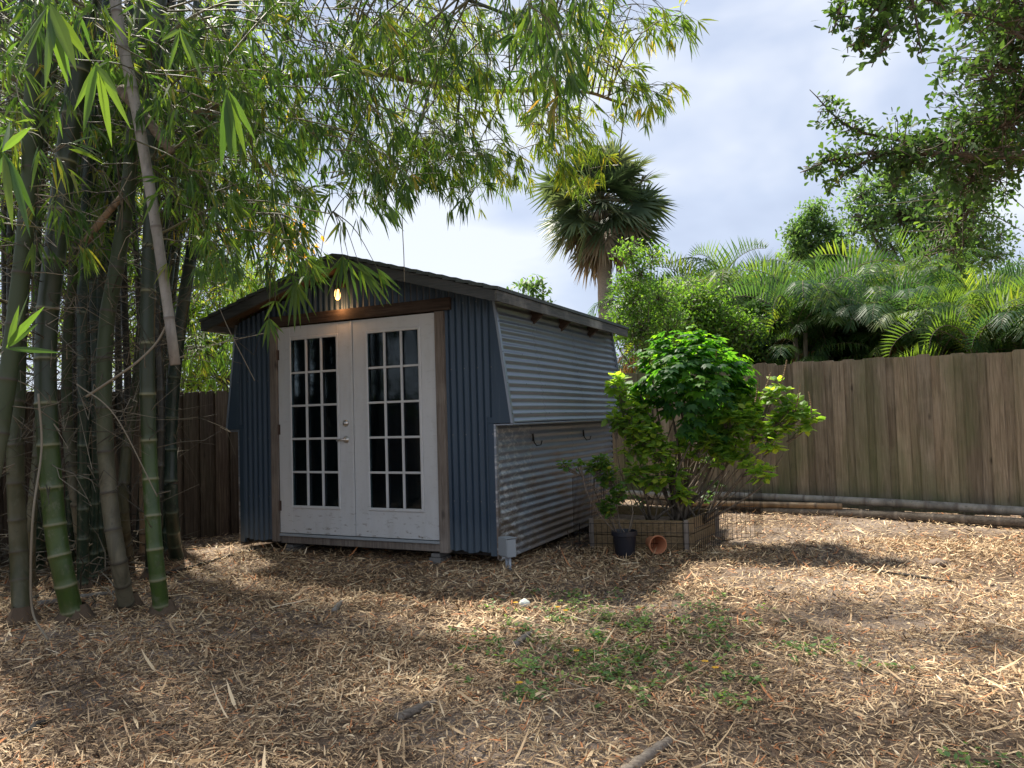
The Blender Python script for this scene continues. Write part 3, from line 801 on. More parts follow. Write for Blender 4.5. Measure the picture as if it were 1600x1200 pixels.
def fpt(s, off, z):
    nrm = Vector((FR_D.y, -FR_D.x)); nrm = nrm if nrm.y < 0 else -nrm
    p = FR_A + FR_D * s + nrm * off
    return Vector((p.x, p.y, z))
pole([fpt(-.9, .16, .20), fpt(.6, .17, .20), fpt(2, .16, .185), fpt(3.4, .17, .15), fpt(5, .17, .12)], .048, M_cw, 'pale bamboo pole on top of the stack along the right fence')
pole([fpt(-.7, .30, .10), fpt(.4, .30, .12), fpt(1.45, .30, .14)], .038, M_cb, 'short tan bamboo pole in front of the pale one on the stack')
pole([fpt(.5, .30, .04), fpt(2, .31, .06), fpt(4.6, .30, .035)], .048, M_cd if False else M_stick, 'dark weathered pole lying on the ground at the foot of the right fence')
pole([fpt(-1.2, .18, .08), fpt(0.5, .17, .06), fpt(2.2, .17, .05)], .045, M_stick, 'brown weathered pole lowest in the stack behind the bush')
pole([fpt(-3.2, .25, .23), fpt(-2, .22, .21), fpt(-.6, .2, .16)], .045, M_cw, 'pale bamboo pole lying behind the planter box', )

# ---------------------------------------------------------------- planter, pots, wire fence
pA, pB, pC, pD = Vector((.74, 7.50)), Vector((1.57, 7.18)), Vector((2.06, 7.98)), Vector((1.12, 8.62))
plc = (pA + pB + pC + pD) / 4
planter = empty('planter_box', (plc.x, plc.y, 0), label='low raised planter box of two tiers of yellowish boards beside the shed', cat='planter')
H = .29
def pboard(a_, b_, z0, z1, par, m, th=.035):
    a_, b_ = a_ - plc, b_ - plc; d = (b_ - a_); L_ = d.length; ang = math.atan2(d.y, d.x)
    q = MB(); q.box(0, L_, 0, th, z0, z1, rot=Matrix.Rotation(ang, 3, 'Z'), off=(a_.x, a_.y, 0)); return q.build('board', m, par, bevel=.004)
for a_, b_ in ((pA, pB), (pB, pC), (pC, pD), (pD, pA)):
    pboard(a_, b_, -.02, .14, planter, M_planter); pboard(a_, b_, .146, H, planter, M_planter)
for c in (pA, pB, pC, pD):
    d = (plc - c).normalized() * .035
    q = MB(); q.box(-.022, .022, -.022, .022, -.03, H + .012, off=(c.x - plc.x - d.x * .35, c.y - plc.y - d.y * .35, 0)); q.build('corner_post', M_jamb, planter, bevel=.003)
q = MB(); ins = [(c - plc) * .93 for c in (pA, pB, pC, pD)]
q.prism([(c.x, c.y) for c in ins], lambda x, y: (x, y, 0), lambda x, y: (x, y, .2)); q.build('soil', M_ground, planter)

wf = empty('wire_fence', (pA.x, pA.y, 0), label='thin black wire garden fence folded round the planter box', cat='wire fence')
def wpanel(p0, p1, h, z0=0.0):
    p0, p1 = Vector(p0) - pA, Vector(p1) - pA
    n = max(2, int((p1 - p0).length / .05)); a = Acc(); P = []
    for i in range(n + 1):
        p = p0.lerp(p1, i / n); P.append([(p.x, p.y, z0), (p.x, p.y, z0 + h)])
    tubes(a, np.array(P), .0022, 4)
    P = []
    for z in (.02, h * .35, h * .68, h - .01): P.append([(p0.x, p0.y, z0 + z), (p1.x, p1.y, z0 + z)])
    tubes(a, np.array(P), .0028, 4)
    link('wire_panel', a.mesh('wire_panel'), M_wire, wf)
wpanel((.54, 7.22), (.76, 7.9), .72); wpanel((.76, 7.9), (1.0, 8.5), .72)
wpanel((.54, 7.22), (1.05, 7.15), .30); wpanel((1.05, 7.15), (1.62, 7.02), .30); wpanel((1.62, 7.02), (2.12, 7.75), .36)
wpanel((2.12, 7.75), (2.42, 7.85), .5); wpanel((2.42, 7.85), (2.62, 8.2), .45); wpanel((.95, 8.5), (1.25, 8.95), .65)

pot = empty('nursery_pot', (.98, 7.02, 0), label='black plastic nursery pot in front of the planter boards', cat='plant pot')
MB().lathe([(.085, 0), (.105, .2), (.118, .205), (.118, .245), (.108, .245), (.10, .2), (.09, .19)], 28).build('pot', M_black, pot, smooth=False)
MB().lathe([(.002, .19), (.098, .19)][::-1] and [(.099, .185), (.05, .195), (.002, .2)], 20).build('potting_soil', M_ground, pot)
# terracotta pot on its side, mouth to the camera
tp = link('terracotta_pot', bpy.data.meshes.new('terracotta_pot'), None)
bpy.data.objects.remove(tp)
q = MB(); q.lathe([(.052, 0), (.07, .13), (.083, .132), (.086, .165), (.076, .165), (.066, .13), (.046, .012)], 28)
for f in q.bm.faces: pass
tp = q.build('terracotta_pot', M_terra, smooth=False, label='orange terracotta pot lying on its side by the black pot', cat='plant pot')
tp.location = (1.235, 7.13, .118); tp.rotation_euler = (R_(91), 0, R_(14))

# ---------------------------------------------------------------- plants in and around the planter
def rand_dirs(n, up=0.0, spread=1.0):
    v = rng.normal(0, 1, (n, 3)) * np.array([spread, spread, spread]); v[:, 2] += up
    return unit(v)
def stems(acc, base, ends, r0, r1, bow=.12, K=7):
    P = []
    for e in ends:
        b_ = np.array(base) + rng.normal(0, .03, 3) * [1, 1, 0]; e = np.array(e)
        mid = (b_ + e) / 2 + rng.normal(0, bow, 3) * [1, 1, .3]
        P.append(spline([b_, mid, e], K))
    P = np.array(P); tubes(acc, P, np.linspace(r0, r1, K), 6)
    return P

def dome_shrub():
    o = empty('leafy_shrub', (1.62, 7.75, .2), label='tall shrub with dense dark and bright green lobed leaves forming a dome above the planter', cat='shrub')
    org = np.array([1.62, 7.75, .2])
    A, Bk = Acc(), Acc()
    # lumps of the dome (px, py, depth, radius m)
    lumps = [(1075, 560, 7.75, .33), (1040, 585, 7.5, .26), (1110, 590, 7.6, .30), (1080, 620, 7.45, .30), (1140, 620, 7.8, .22), (1020, 625, 7.7, .2), (1130, 665, 7.7, .24), (1060, 545, 7.9, .24), (1105, 555, 7.9, .22), (1150, 575, 7.8, .17), (1015, 560, 7.7, .14), (1165, 640, 7.7, .14), (1000, 600, 7.6, .12), (1010, 660, 7.6, .12), (1085, 665, 7.35, .16), (1120, 690, 7.5, .15), (1160, 600, 7.6, .12), (1090, 525, 7.9, .1), (1035, 535, 7.8, .1)]
    ends = [pt(px, py + 15, D) for px, py, D, r in lumps]
    P = stems(Bk, org, ends, .02, .006, .1)
    extra = []
    for i in range(8):
        e = pt(random.uniform(1030, 1110), random.uniform(640, 720), random.uniform(7.5, 8.0)); extra.append(e)
    stems(Bk, org, extra, .014, .005, .08)
    pos = []
    for px, py, D, r in lumps:
        c = np.array(pt(px, py, D)); n = int(115 * (r / .27) ** 2)
        d = rand_dirs(n); rad = r * rng.random(n) ** .4 * rng.uniform(.75, 1.35, n)
        pos.append(c + d * rad[:, None] * [1.0, 1.0, .8])
    C = np.concatenate(pos)
    # each palmate leaf = 5 lobes from one point; leaf plane tilts outwards and down
    ctr = np.array(pt(1080, 640, 7.7))
    out = unit(C - ctr + rng.normal(0, .15, C.shape))
    nrm = unit(out * .7 + [0, 0, 1.0] + rng.normal(0, .35, C.shape))
    t = unit(out - nrm * (out * nrm).sum(1, keepdims=True)); s = np.cross(nrm, t)
    size = .07 + .045 * rng.random(len(C)); rv = rng.random(len(C))
    tip = C
    for ang, k in ((0, 1), (.75, .88), (-.75, .88), (1.5, .65), (-1.5, .65)):
        d = t * math.cos(ang) + s * math.sin(ang)
        leaves(A, tip, d, np.cross(nrm, d), size * k, size * .42, OVATE, .2 + .1 * abs(ang), rv)
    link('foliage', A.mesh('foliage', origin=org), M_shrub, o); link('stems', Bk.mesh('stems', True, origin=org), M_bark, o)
dome_shrub()

def ovate_cluster(A, C, out, n, s0, s1, rise=.25):
    """whorls of n ovate leaves round each point"""
    m = len(C)
    for k in range(n):
        az = rng.random(m) * .8 + k * 2 * np.pi / n
        d = np.stack([np.cos(az), np.sin(az), rise + rng.normal(0, .35, m)], 1) + out * .55
        S = np.cross(d, rng.normal(0, .25, (m, 3)) + [0, 0, 1])
        sz = s0 + (s1 - s0) * rng.random(m)
        leaves(A, C + rng.normal(0, .012, (m, 3)), d, S, sz, sz * .62, OVATE, .22, None, fold=.12)

def lime_shrub(name, org, lumps, stemends, lab, m=M_lime, n_whorl=6, s0=.045, s1=.085, dens=70, spikes=None, group=None):
    org = np.array(org); o = empty(name, org, label=lab, cat='shrub')
    A, Bk = Acc(), Acc()
    ends = [pt(px, py, D) for px, py, D, r in lumps]
    P = stems(Bk if len(ends) < 8 else Acc(), org, ends, .0055, .0025, .09)
    if len(ends) >= 8: tubes(Bk, P[::2], np.linspace(.007, .0028, P.shape[1]), 6)
    if stemends: stems(Bk, org, [pt(*q) for q in stemends], .014, .005, .1)
    for (px, py, D, r), line in zip(lumps, P):
        c = np.array(pt(px, py, D)); n = max(4, int(dens * (r / .2) ** 1.7))
        d = rand_dirs(n); C = c + d * (r * rng.random(n) ** .45)[:, None] * [1, 1, .9]
        ovate_cluster(A, C, d, n_whorl, s0, s1)
        # twigs from stem tip to whorls
        K = 4; base = line[-2][None] + rng.normal(0, .01, (n, 3)); Q = np.stack([base + (C - base) * t + np.array([0, 0, -.02]) * math.sin(t * math.pi) for t in np.linspace(0, 1, K)], 1)
        tubes(Bk, Q, np.linspace(.004, .0015, K), 4)
    link('foliage', A.mesh('foliage', origin=org), m, o); link('stems', Bk.mesh('stems', True, origin=org), M_bark, o)
    if spikes:
        for (x0, y0, x1, y1, D) in spikes:
            a_, b_ = np.array(pt(x0, y0, D)), np.array(pt(x1, y1, D)); Ls = np.linalg.norm(b_ - a_); K = max(6, int(Ls / .016)) * 2
            t = np.linspace(0, 1, K)[:, None]; Q = a_ + (b_ - a_) * t + np.sin(t * 3) * [.01, .01, 0]
            rr = np.where(np.arange(K) % 2, .004, .0115) * np.linspace(1, .6, K)
            q = Acc(); tubes(q, Q[None] - org, rr[None], 7); link('flower_spike', q.mesh('flower_spike'), M_brown, o)
    return o
lime_shrub('basil_shrub', (1.85, 7.7, .2),
    [(1150, 600, 7.9, .14), (1170, 640, 7.5, .17), (1145, 655, 7.4, .17), (1185, 668, 7.4, .15), (1130, 690, 7.5, .18), (1215, 620, 7.2, .1), (1235, 640, 7.15, .12), (1262, 662, 7.1, .08), (1215, 660, 7.2, .12), (1190, 738, 7.1, .09), (1205, 690, 7.2, .1), (1160, 705, 7.4, .1), (1255, 645, 7.15, .08), (1215, 600, 7.25, .05), (1175, 725, 7.2, .06), (1100, 690, 7.4, .13), (1130, 715, 7.35, .1)],
    [(1230, 700, 7.2), (1160, 740, 7.3), (1100, 700, 7.6)], 'lime green shrub with soft oval leaves and brown flower spikes leaning right against the fence',
    dens=42, s0=.065, s1=.12,
    spikes=[(1220, 600, 1229, 562, 7.2), (1188, 625, 1204, 582, 7.25), (1180, 628, 1184, 590, 7.3), (1241, 650, 1250, 600, 7.1), (1268, 645, 1263, 612, 7.05), (1200, 680, 1214, 655, 7.2), (1118, 560, 1118, 545, 7.6)])
lime_shrub('basil_shrub', (1.35, 7.75, .2),
    [(965, 600, 7.5, .10), (975, 640, 7.5, .14), (990, 665, 7.4, .15), (1010, 690, 7.4, .17), (960, 655, 7.4, .09), (1000, 625, 7.7, .14), (1030, 700, 7.4, .14), (985, 700, 7.4, .1), (1050, 735, 7.5, .14), (1020, 745, 7.4, .13), (990, 735, 7.4, .12), (1070, 770, 7.5, .1), (964, 590, 7.5, .04), (1075, 700, 7.5, .12)],
    [(1000, 750, 7.4), (1060, 740, 7.5), (1090, 760, 7.6)], 'lime green shrub with soft oval leaves on the left of the planter against the shed', dens=38, s0=.06, s1=.115)
lime_shrub('potted_plant', (.98, 7.02, .2),
    [(940, 720, 7.0, .07), (950, 745, 7.0, .09), (965, 770, 7.0, .08), (905, 725, 6.9, .035), (880, 724, 6.9, .035), (950, 790, 7.0, .08), (925, 730, 7.0, .05)],
    None, 'dark leafy plant rising from the black pot with one branch reaching left', m=M_mid, dens=150, s0=.035, s1=.07, n_whorl=5)
lime_shrub('basil_shrub', (1.75, 7.9, .2),
    [(1080, 740, 7.8, .14), (1105, 720, 7.8, .16), (1060, 770, 7.9, .1), (1120, 745, 7.8, .12), (1100, 775, 7.9, .09), (1040, 760, 7.9, .1), (1005, 775, 8.0, .09)],
    [(1120, 700, 7.8), (1090, 690, 7.8), (1060, 700, 7.9), (1140, 735, 7.7)], 'tangle of low dull green leaves and stems inside the planter under the dome', m=M_tree, dens=14, s0=.05, s1=.09, n_whorl=5)

# ---------------------------------------------------------------- bamboo
TS = np.array(to_sun)
def culm_mesh(P, r0, r1, node0=.17, node1=.34, sides=14, flare=True):
    L_ = np.concatenate([[0], np.cumsum(np.linalg.norm(np.diff(P, axis=0), axis=1))]); T = L_[-1]
    ss, rr, ring = [0], [r0 * (1.35 if flare else 1)], [0.2]
    s = .07
    if flare: ss.append(.06); rr.append(r0 * 1.08); ring.append(.3); s = .12
    while s < T - .06:
        f = s / T; r = r0 + (r1 - r0) * f
        for ds, k, g in ((-.035, .985, 0), (-.010, 1.01, .1), (-.004, 1.07, 1), (.005, 1.05, .9), (.014, .985, .15), (.05, .98, 0)):
            ss.append(s + ds); rr.append(r * k); ring.append(g)
        s += (node0 + (node1 - node0) * min(1, s / 1.6)) * random.uniform(.9, 1.1)
    ss.append(T); rr.append(r1); ring.append(0)
    Q = np.stack([np.interp(ss, L_, P[:, i]) for i in range(3)], 1)
    a = Acc(); tubes(a, Q, rr, sides, ringr=np.array(ring)[None]); return a

def spray(A, T, start, end, nclus, lmin, lmax, droop=.35, per=7, lw=.115, side=.35):
    """a leafy twig from start to end with side twigs ending in hanging fans of leaves"""
    start, end = np.array(start, float), np.array(end, float); Lg = np.linalg.norm(end - start)
    mid = (start + end) / 2 + np.array([0, 0, .12 * Lg]) + rng.normal(0, .05 * Lg, 3)
    line = spline([start, mid, end], 12); tubes(T, line[None], np.linspace(.006, .0018, 12) * min(1.5, .6 + Lg * .4), 4)
    t = np.sort(.18 + .82 * rng.random(nclus)); idx = t * 11; i0 = np.minimum(idx.astype(int), 10); u = (idx - i0)[:, None]
    O = line[i0] * (1 - u) + line[i0 + 1] * u
    dirm = unit((end - start)[None])[0]
    d = unit(rng.normal(0, .75, (nclus, 3)) + dirm * .7 + [0, 0, -.35])
    sl = (side * Lg * (.25 + .75 * rng.random(nclus)) * (1.15 - t))[:, None] + .04
    E = O + d * sl + np.array([0, 0, -1]) * sl * .25
    Q = np.stack([O, (O + E) / 2 + [0, 0, .02], E], 1); tubes(T, Q, np.array([.0028, .002, .0012]), 3)
    # fans
    m = per
    B = np.repeat(E, m, 0) + rng.normal(0, .012, (nclus * m, 3))
    hd = unit(d + [0, 0, -.55]); base = np.repeat(hd, m, 0)
    D = unit(base + rng.normal(0, .42, (nclus * m, 3)) + [0, 0, -droop])
    S = np.cross(D, rng.normal(0, 1, D.shape))
    Ln = lmin + (lmax - lmin) * rng.random(len(B)); rv = np.clip(np.repeat(rng.random(nclus), m) * .6 + rng.random(len(B)) * .4, 0, 1)
    leaves(A, B, D, S, Ln, Ln * lw, LANCE, .12 + .18 * rng.random(len(B)), rv)

def closest(P, q):
    d = np.linalg.norm(P - q, axis=1) + np.where(P[:, 2] < 1.6, 5, 0); return P[d.argmin()]

GRP = 'bamboo culms of the grove on the left'
def bamboo(pts, r, m, lab, sprays=(), leafm=M_bam, twigs=0, r1=None, n=60, sides=14, flare=True, cutoff=None):
    """pts: [(px,py,D)] from the ground up (first is dropped to the ground); sprays: list of dicts"""
    W = [gp(pts[0][0], pts[0][1])] if pts[0][2] is None else [pt(*pts[0])]
    D0 = W[0].y
    for p in pts[1:]: W.append(pt(p[0], p[1], p[2] if p[2] else D0))
    W[0] = W[0] - Vector((0, 0, .04)) if pts[0][2] is None else W[0]
    P = spline(W, n); org = P[0].copy()
    o = empty('bamboo_culm', org, label=lab, cat='bamboo', group=GRP)
    link('stem', (lambda a: a.mesh('stem', True, origin=org))(culm_mesh(P, r, r1 or r * .64, sides=sides, flare=flare)), m, o)
    if flare and pts[0][2] is None:
        ns = 18; az = np.arange(ns) * 2 * np.pi / ns; V = []
        prof = ((-.05, 2.1), (.015, 1.75), (.05, 1.4), (.085, 1.16), (.11, .96)); ph = random.random() * 6
        for z, k in prof:
            rad = r * k * (1 + .13 * np.sin(az * 7 + ph + z * 9) * (k > 1.1) + .08 * np.sin(az * 3 + ph))
            V.append(np.stack([rad * np.cos(az), rad * np.sin(az), np.full(ns, z + .04)], 1))
        f = [(k * ns + i, k * ns + (i + 1) % ns, (k + 1) * ns + (i + 1) % ns, (k + 1) * ns + i) for k in range(len(prof) - 1) for i in range(ns)]
        ra = Acc(); ra.add(np.concatenate(V), [np.array(f)], random.random())
        for i in range(12):
            q0 = random.random() * 6.28; e = np.array([math.cos(q0), math.sin(q0), 0])
            tubes(ra, np.array([[e * r * .9 + [0, 0, .1], e * r * 1.7 + [0, 0, .06], e * r * random.uniform(2.2, 3.6) + [0, 0, .0]]]), np.array([.007, .005, .003]), 5)
        link('root_base', ra.mesh('root_base', True), M_root, o)
    A, T = Acc(), Acc()
    for sp in sprays:
        poly, cnt, (d0, d1), ln, kw = sp
        k = 0; tries = 0
        xs = [q[0] for q in poly]; ys = [q[1] for q in poly]
        while k < cnt and tries < cnt * 30:
            tries += 1
            px, py = random.uniform(min(xs), max(xs)), random.uniform(min(ys), max(ys))
            ins = False; j = len(poly) - 1
            for i in range(len(poly)):
                if (poly[i][1] > py) != (poly[j][1] > py) and px < (poly[j][0] - poly[i][0]) * (py - poly[i][1]) / (poly[j][1] - poly[i][1]) + poly[i][0]: ins = not ins
                j = i
            if not ins: continue
            D = random.uniform(d0, d1); e = np.array(pt(px, py, D)); k += 1
            Ls = kw.get('L', .9) * random.uniform(.6, 1.2)
            dr = np.array(kw.get('dir', (.7, -.1, -.45))) + rng.normal(0, .35, 3); dr /= np.linalg.norm(dr)
            s = e - dr * Ls * .75
            s[2] = max(s[2], .6)
            spray(A, T, s, e + dr * Ls * .25, kw.get('n', 8), ln[0], ln[1], per=kw.get('per', 7), droop=kw.get('droop', .35))
            if kw.get('tie', .5) > random.random():
                c = closest(P, s); mid = (c + s) / 2 + np.array([0, 0, .12 * np.linalg.norm(c - s)]); tubes(T, spline([c, mid, s], 10)[None], np.linspace(.009, .004, 10), 5)
    if A.n: link('foliage', A.mesh('foliage', origin=org), leafm, o)
    if T.n: link('branches', T.mesh('branches', origin=org), M_gtwig, o)
    if twigs:
        T2 = Acc(); Q = []
        for _ in range(int(twigs * .6)):
            i = random.randrange(int(n * .25), n - 4); b_ = P[i]
            az = random.gauss(-1.0, 1.4); Ls = random.uniform(.15, .75)
            d = np.array([math.cos(az), math.sin(az) * .6, random.gauss(.1, .55)]); d /= np.linalg.norm(d)
            k1 = b_ + d * Ls * .35; d2 = d + rng.normal(0, .35, 3); k2 = k1 + d2 * Ls * .35; d3 = d2 + rng.normal(0, .5, 3) - [0, 0, .2]
            Q.append([b_, k1, k2, k2 + d3 * Ls * .3])
            if random.random() < .6: Q.append([k1, k1 + rng.normal(0, .08, 3), k1 + rng.normal(0, .14, 3), k1 + rng.normal(0, .2, 3)])
            if random.random() < .6: Q.append([k2, k2 + rng.normal(0, .05, 3), k2 + rng.normal(0, .1, 3), k2 + rng.normal(0, .16, 3)])
        tubes(T2, np.array(Q), np.array([.0055, .004, .003, .0015]) * .8, 4)
        link('dry_twigs', T2.mesh('dry_twigs', origin=org), M_twig, o)
    return o

# front culms read off the photo, bottom to top
BIG = dict(n=8, per=7)
bamboo([(35, 985, None), (30, 870, 5.2), (24, 720, 5.2), (27, 600, 5.25), (32, 470, 5.3), (50, 280, 5.4), (75, 60, 5.5), (120, -300, 5.8)], .058, M_co, 'thick olive grey bamboo culm nearest the left edge of the photo', twigs=55,
       sprays=[([(0, 0), (160, 0), (140, 400), (0, 420)], 16, (4.0, 5.5), (.1, .19), dict(n=6, L=.6))])
bamboo([(-60, 960, None), (-30, 820, 4.8), (5, 640, 4.8), (30, 450, 4.85), (45, 300, 4.9), (52, 120, 5.0), (90, -200, 5.2)], .062, M_ct, 'tan bamboo culm leaning in from beyond the left edge', twigs=40)
bamboo([(118, 980, None), (100, 900, 5.05), (86, 820, 5.05), (73, 650, 5.05), (72, 520, 5.1), (85, 400, 5.1), (102, 260, 5.15), (120, 130, 5.2), (138, 30, 5.2)], .066, M_cg, 'thick green bamboo culm with a broken brown top on the left', r1=.07, twigs=60)
bamboo([(200, 955, None), (186, 880, 5.3), (173, 800, 5.3), (165, 700, 5.3), (162, 600, 5.3), (167, 500, 5.35), (182, 420, 5.4), (200, 300, 5.5), (215, 120, 5.6), (240, -250, 5.8)], .056, M_ct, 'pale grey bamboo culm with a rooted swollen base between two green culms', twigs=60, r1=.045,
       sprays=[([(180, 0), (420, 0), (400, 130), (200, 160)], 20, (4.6, 5.8), (.09, .17), dict(n=7, L=.7))])
bamboo([(255, 965, None), (246, 900, 5.25), (240, 830, 5.25), (233, 700, 5.3), (230, 560, 5.3), (232, 450, 5.35), (236, 300, 5.4), (242, 80, 5.5), (290, -300, 5.7)], .054, M_cg, 'bright green bamboo culm nearest the shed with pale node rings', r1=.042, twigs=50,
       sprays=[([(230, 60), (620, 100), (630, 290), (540, 350), (430, 440), (330, 450), (250, 250)], 62, (4.6, 6.3), (.09, .165), dict(n=8, L=.8)),
               ([(420, 330), (500, 350), (520, 400), (480, 420), (430, 420)], 3, (5.2, 5.8), (.12, .2), dict(n=5, L=.6)),
               ([(420, -300), (700, -350), (800, -60), (450, -60)], 22, (4.5, 6.5), (.11, .19), dict(n=8, L=.9))])
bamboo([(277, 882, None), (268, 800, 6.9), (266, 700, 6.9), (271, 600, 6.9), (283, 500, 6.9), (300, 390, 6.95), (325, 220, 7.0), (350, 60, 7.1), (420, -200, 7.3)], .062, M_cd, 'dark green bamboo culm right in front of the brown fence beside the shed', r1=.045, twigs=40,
       sprays=[([(280, 150), (450, 130), (520, 330), (440, 420), (330, 470), (280, 400)], 54, (6.4, 8.2), (.1, .18), dict(n=8, L=.9)),
               ([(280, 460), (400, 420), (420, 560), (330, 600), (280, 600)], 14, (7.6, 8.8), (.1, .17), dict(n=8, L=.8))])
bamboo([(135, 905, None), (121, 800, 6.1), (108, 700, 6.1), (104, 600, 6.15), (107, 500, 6.2), (120, 380, 6.3), (140, 200, 6.4), (160, -50, 6.6)], .045, M_ct, 'slim grey bamboo culm set back between the thick green and pale ones', twigs=50)
bamboo([(204, 885, None), (193, 800, 6.6), (198, 700, 6.6), (212, 610, 6.65), (222, 500, 6.7), (235, 380, 6.8), (262, 180, 6.9), (290, -60, 7.1)], .046, M_co, 'curved olive bamboo culm partly hidden behind the bright green one', twigs=40,
       sprays=[([(0, 0), (300, 0), (300, 330), (0, 330)], 44, (6.2, 8), (.1, .18), dict(n=8, L=.9))])
bamboo([(252, 870, None), (249, 780, 7.2), (247, 650, 7.2), (252, 520, 7.2), (262, 400, 7.3), (285, 200, 7.4), (320, -60, 7.5)], .032, M_cd, 'thin dark bamboo culm close beside the bright green one', twigs=40)
bamboo([(48, 925, None), (48, 830, 5.9), (58, 720, 5.9), (64, 600, 5.95), (58, 480, 6.0), (62, 300, 6.1), (90, 60, 6.2)], .04, M_co, 'narrow brownish bamboo culm just right of the leftmost ones', twigs=50)
bamboo([(165, 885, None), (152, 740, 6.8), (151, 620, 6.8), (156, 500, 6.85), (167, 400, 6.9), (184, 280, 7.0), (200, 100, 7.1)], .042, M_cd, 'dark bamboo culm behind the pale grey one', twigs=50)
# culms arching over the shed that carry the canopy
bamboo([(226, 880, None), (228, 560, 7.3), (262, 320, 7.2), (320, 195, 7.0), (400, 132, 6.6), (500, 116, 6.5), (597, 116, 6.4), (645, 129, 6.4), (750, 142, 6.4), (903, 142, 6.5), (980, 165, 6.6)], .05, M_cb, 'brown bamboo culm arching right high above the shed roof', r1=.012, n=90,
       leafm=M_bamy, sprays=[([(560, 20), (830, 0), (1010, 30), (1000, 190), (900, 215), (820, 290), (700, 260), (560, 230)], 100, (5.8, 7.6), (.08, .14), dict(n=8, L=.75)),
               ([(960, 10), (1075, 30), (1050, 60), (990, 60)], 10, (6.0, 6.6), (.1, .16), dict(n=5, L=.7, dir=(.9, 0, -.05))),
               ([(960, 110), (1050, 140), (1030, 165), (960, 150)], 10, (6.0, 6.6), (.1, .16), dict(n=5, L=.7, dir=(.9, 0, -.2))),
               ([(850, 210), (940, 220), (920, 285), (860, 290)], 12, (6.2, 6.8), (.09, .15), dict(n=6, L=.5, dir=(.4, 0, -.7)))])
bamboo([(262, 860, None), (262, 600, 7.9), (276, 400, 7.6), (310, 200, 7.0), (380, 60, 6.4), (480, -20, 6.0), (620, -30, 5.7), (760, 10, 5.5), (860, 60, 5.4)], .05, M_cd, 'dark bamboo culm curving over the yard beyond the top of the photo', r1=.01, n=80,
       sprays=[([(380, 0), (700, 0), (880, 20), (870, 120), (780, 150), (640, 130), (520, 230), (400, 200)], 55, (5.0, 6.6), (.09, .16), dict(n=8, L=.8)),
               ([(560, 200), (700, 200), (780, 270), (760, 300), (650, 290), (580, 330)], 34, (5.2, 6.6), (.09, .15), dict(n=8, L=.7)),
               ([(740, 0), (960, 0), (920, 70), (860, 170), (800, 100)], 16, (4.0, 4.8), (.1, .17), dict(n=6, L=.6, dir=(.3, 0, -.9))),
               ([(350, -700), (850, -650), (900, -80), (400, -60)], 42, (4.6, 7.6), (.12, .2), dict(n=8, L=1.1))])
bamboo([(60, 900, None), (80, 500, 6.4), (110, 200, 6.2), (180, -100, 5.6), (320, -350, 5.0), (560, -500, 4.5)], .045, M_cd, 'dark bamboo culm at the back left bending forward overhead', r1=.01, n=80,
       sprays=[([(0, 0), (420, 0), (400, 260), (300, 350), (0, 380)], 60, (5.4, 7.6), (.1, .18), dict(n=8, L=.9)),
               ([(-500, -900), (500, -900), (450, -60), (-400, 0)], 30, (3.4, 7.5), (.13, .2), dict(n=8, L=1.2)),  # large sprays above the frame, added to darken what lies below
               ([(-900, -300), (-60, -300), (-60, 650), (-900, 500)], 90, (4.2, 8), (.14, .2), dict(n=8, L=1.2))])  # unseen sprays past the left edge, added to block sky light
# foreground sprig hanging close at top left
bamboo([(-420, 1190, None), (-330, 700, 2.6), (-260, 300, 2.4), (-150, 40, 2.1), (40, -60, 1.75), (90, 5, 1.7)], .03, M_cg, 'green bamboo culm beyond the left edge whose near leaves hang in the top left corner', r1=.003, n=70)
near = [o for o in COL.objects if o.name.startswith('bamboo_culm')][-1]
A = Acc(); org = np.array(near.location)
def hand_fan(px, py, D, tips, w=.016):
    b_ = np.array(pt(px, py, D))
    B = np.repeat(b_[None], len(tips), 0) + rng.normal(0, .003, (len(tips), 3))
    E = np.array([pt(x, y, D + random.uniform(-.08, .1)) for x, y in tips]); d = E - B; Ln = np.linalg.norm(d, axis=1)
    leaves(A, B, d, np.cross(d, rng.normal(0, .35, d.shape) + [0, -1, 0]), Ln, w * (Ln / .15) ** .5 * 1.25, ((0, 0), (.2, .8), (.45, 1), (.75, .6), (1, 0)), .08, .3 + .5 * rng.random(len(B)), fold=.1)
hand_fan(78, 8, 1.75, [(2, 105), (28, 112), (70, 135), (107, 128), (120, 100), (142, 88), (112, 118), (85, 70), (98, 60)], .02)
hand_fan(150, 98, 1.8, [(115, 168), (130, 200), (175, 222), (205, 195), (185, 140), (160, 150)], .015)
hand_fan(5, 240, 1.8, [(50, 190), (-10, 290), (55, 330), (20, 350), (48, 360), (15, 180)], .014)
hand_fan(355, 140, 3.2, [(345, 260), (360, 245), (385, 240), (400, 215), (352, 230), (370, 250)], .02)
hand_fan(280, 45, 3.0, [(323, 130), (300, 100), (250, 60), (310, 60), (262, 110)], .018)
hand_fan(10, 545, 2.6, [(60, 500), (30, 470), (98, 545), (45, 450), (70, 470)], .016)
link('near_foliage', A.mesh('near_foliage', origin=org), M_bam, near)

